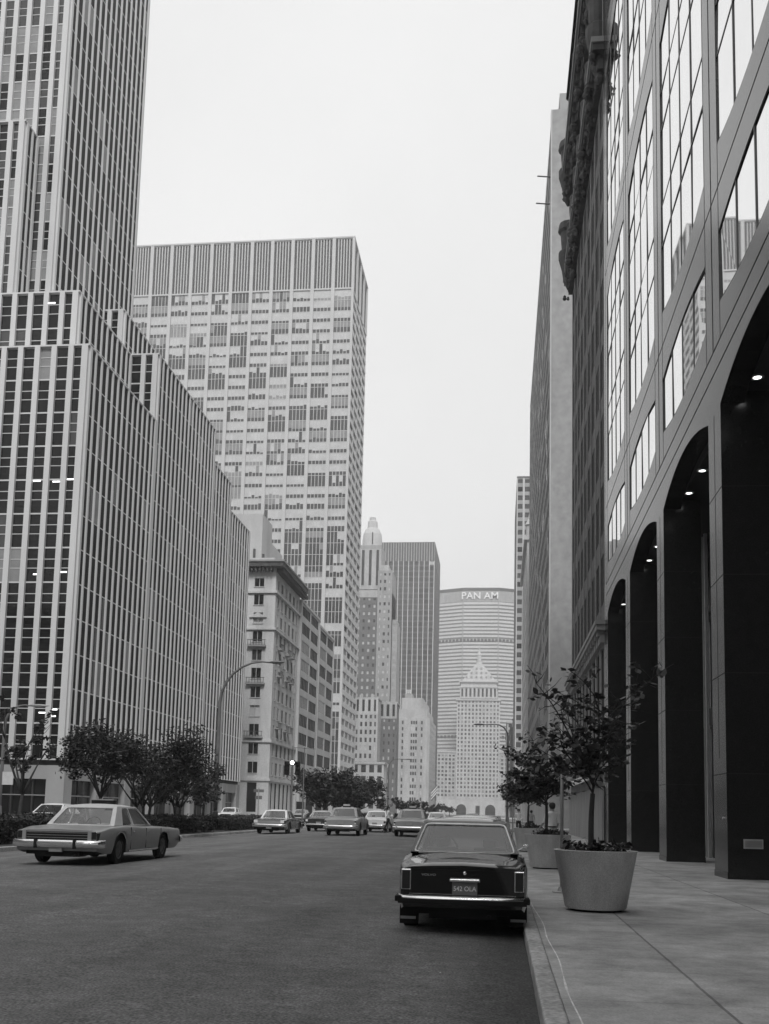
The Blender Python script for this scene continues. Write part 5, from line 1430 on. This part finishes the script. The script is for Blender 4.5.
# ================================================================== SKY, SUN, HAZE
w = bpy.data.worlds.new('World'); sc.world = w; w.use_nodes = True
nt = w.node_tree; bg = nt.nodes['Background']
SUN_EL, SUN_AZ = math.radians(48), math.radians(167)      # azimuth of the sun measured clockwise from +Y: behind the camera, slightly left
sky = nd(nt, 'ShaderNodeTexSky', sky_type='NISHITA'); sky.sun_disc = False; sky.sun_elevation = SUN_EL; sky.sun_rotation = SUN_AZ
sky.dust_density = 4; sky.air_density = 1.5
bw = nd(nt, 'ShaderNodeRGBToBW'); nt.links.new(sky.outputs[0], bw.inputs[0])
tc = nd(nt, 'ShaderNodeTexCoord'); nz = nd(nt, 'ShaderNodeTexNoise'); nz.inputs['Scale'].default_value = 2.2; nz.inputs['Detail'].default_value = 5
nt.links.new(tc.outputs['Generated'], nz.inputs['Vector'])
cl = nd(nt, 'ShaderNodeMapRange'); cl.inputs['From Min'].default_value = .3; cl.inputs['From Max'].default_value = .7; cl.inputs['To Min'].default_value = 6.9; cl.inputs['To Max'].default_value = 7.75
nt.links.new(nz.outputs['Fac'], cl.inputs['Value'])
mx = nd(nt, 'ShaderNodeMix'); mx.data_type = 'FLOAT'; mx.inputs[0].default_value = .93
nt.links.new(bw.outputs[0], mx.inputs[2]); nt.links.new(cl.outputs[0], mx.inputs[3])
nt.links.new(mx.outputs[0], bg.inputs['Color']); bg.inputs['Strength'].default_value = .1
sl = bpy.data.lights.new('sun', 'SUN'); sl.energy = 2.0; sl.angle = math.radians(14); sl.color = (1, 1, 1)
so = bpy.data.objects.new('sun', sl); C.objects.link(so)
d = Vector((math.sin(SUN_AZ)*math.cos(SUN_EL), math.cos(SUN_AZ)*math.cos(SUN_EL), math.sin(SUN_EL)))
so.rotation_euler = (-d).to_track_quat('-Z', 'Y').to_euler()

hz = MB().box(-1520, 1520, -920, 1920, -1, 232).build('haze', ASPH)
hm_ = bpy.data.materials.new('haze_air'); hm_.use_nodes = True; nt = hm_.node_tree; nt.nodes.clear()
o_ = nd(nt, 'ShaderNodeOutputMaterial'); pv = nd(nt, 'ShaderNodeVolumePrincipled'); pv.inputs['Color'].default_value = (1, 1, 1, 1)
pv.inputs['Density'].default_value = .00042; pv.inputs['Anisotropy'].default_value = .2
nt.links.new(pv.outputs[0], o_.inputs['Volume'])
hz.data.materials.clear(); hz.data.materials.append(hm_); tag(hz, kind='stuff')

vs = sc.view_settings; sc.display_settings.display_device = 'sRGB'
vs.view_transform = 'Standard'; vs.look = 'None'; vs.gamma = 1; vs.exposure = 0.34; vs.use_curve_mapping = False
sc.cycles.max_bounces = 6; sc.cycles.diffuse_bounces = 3; sc.cycles.volume_bounces = 1; sc.cycles.transparent_max_bounces = 12
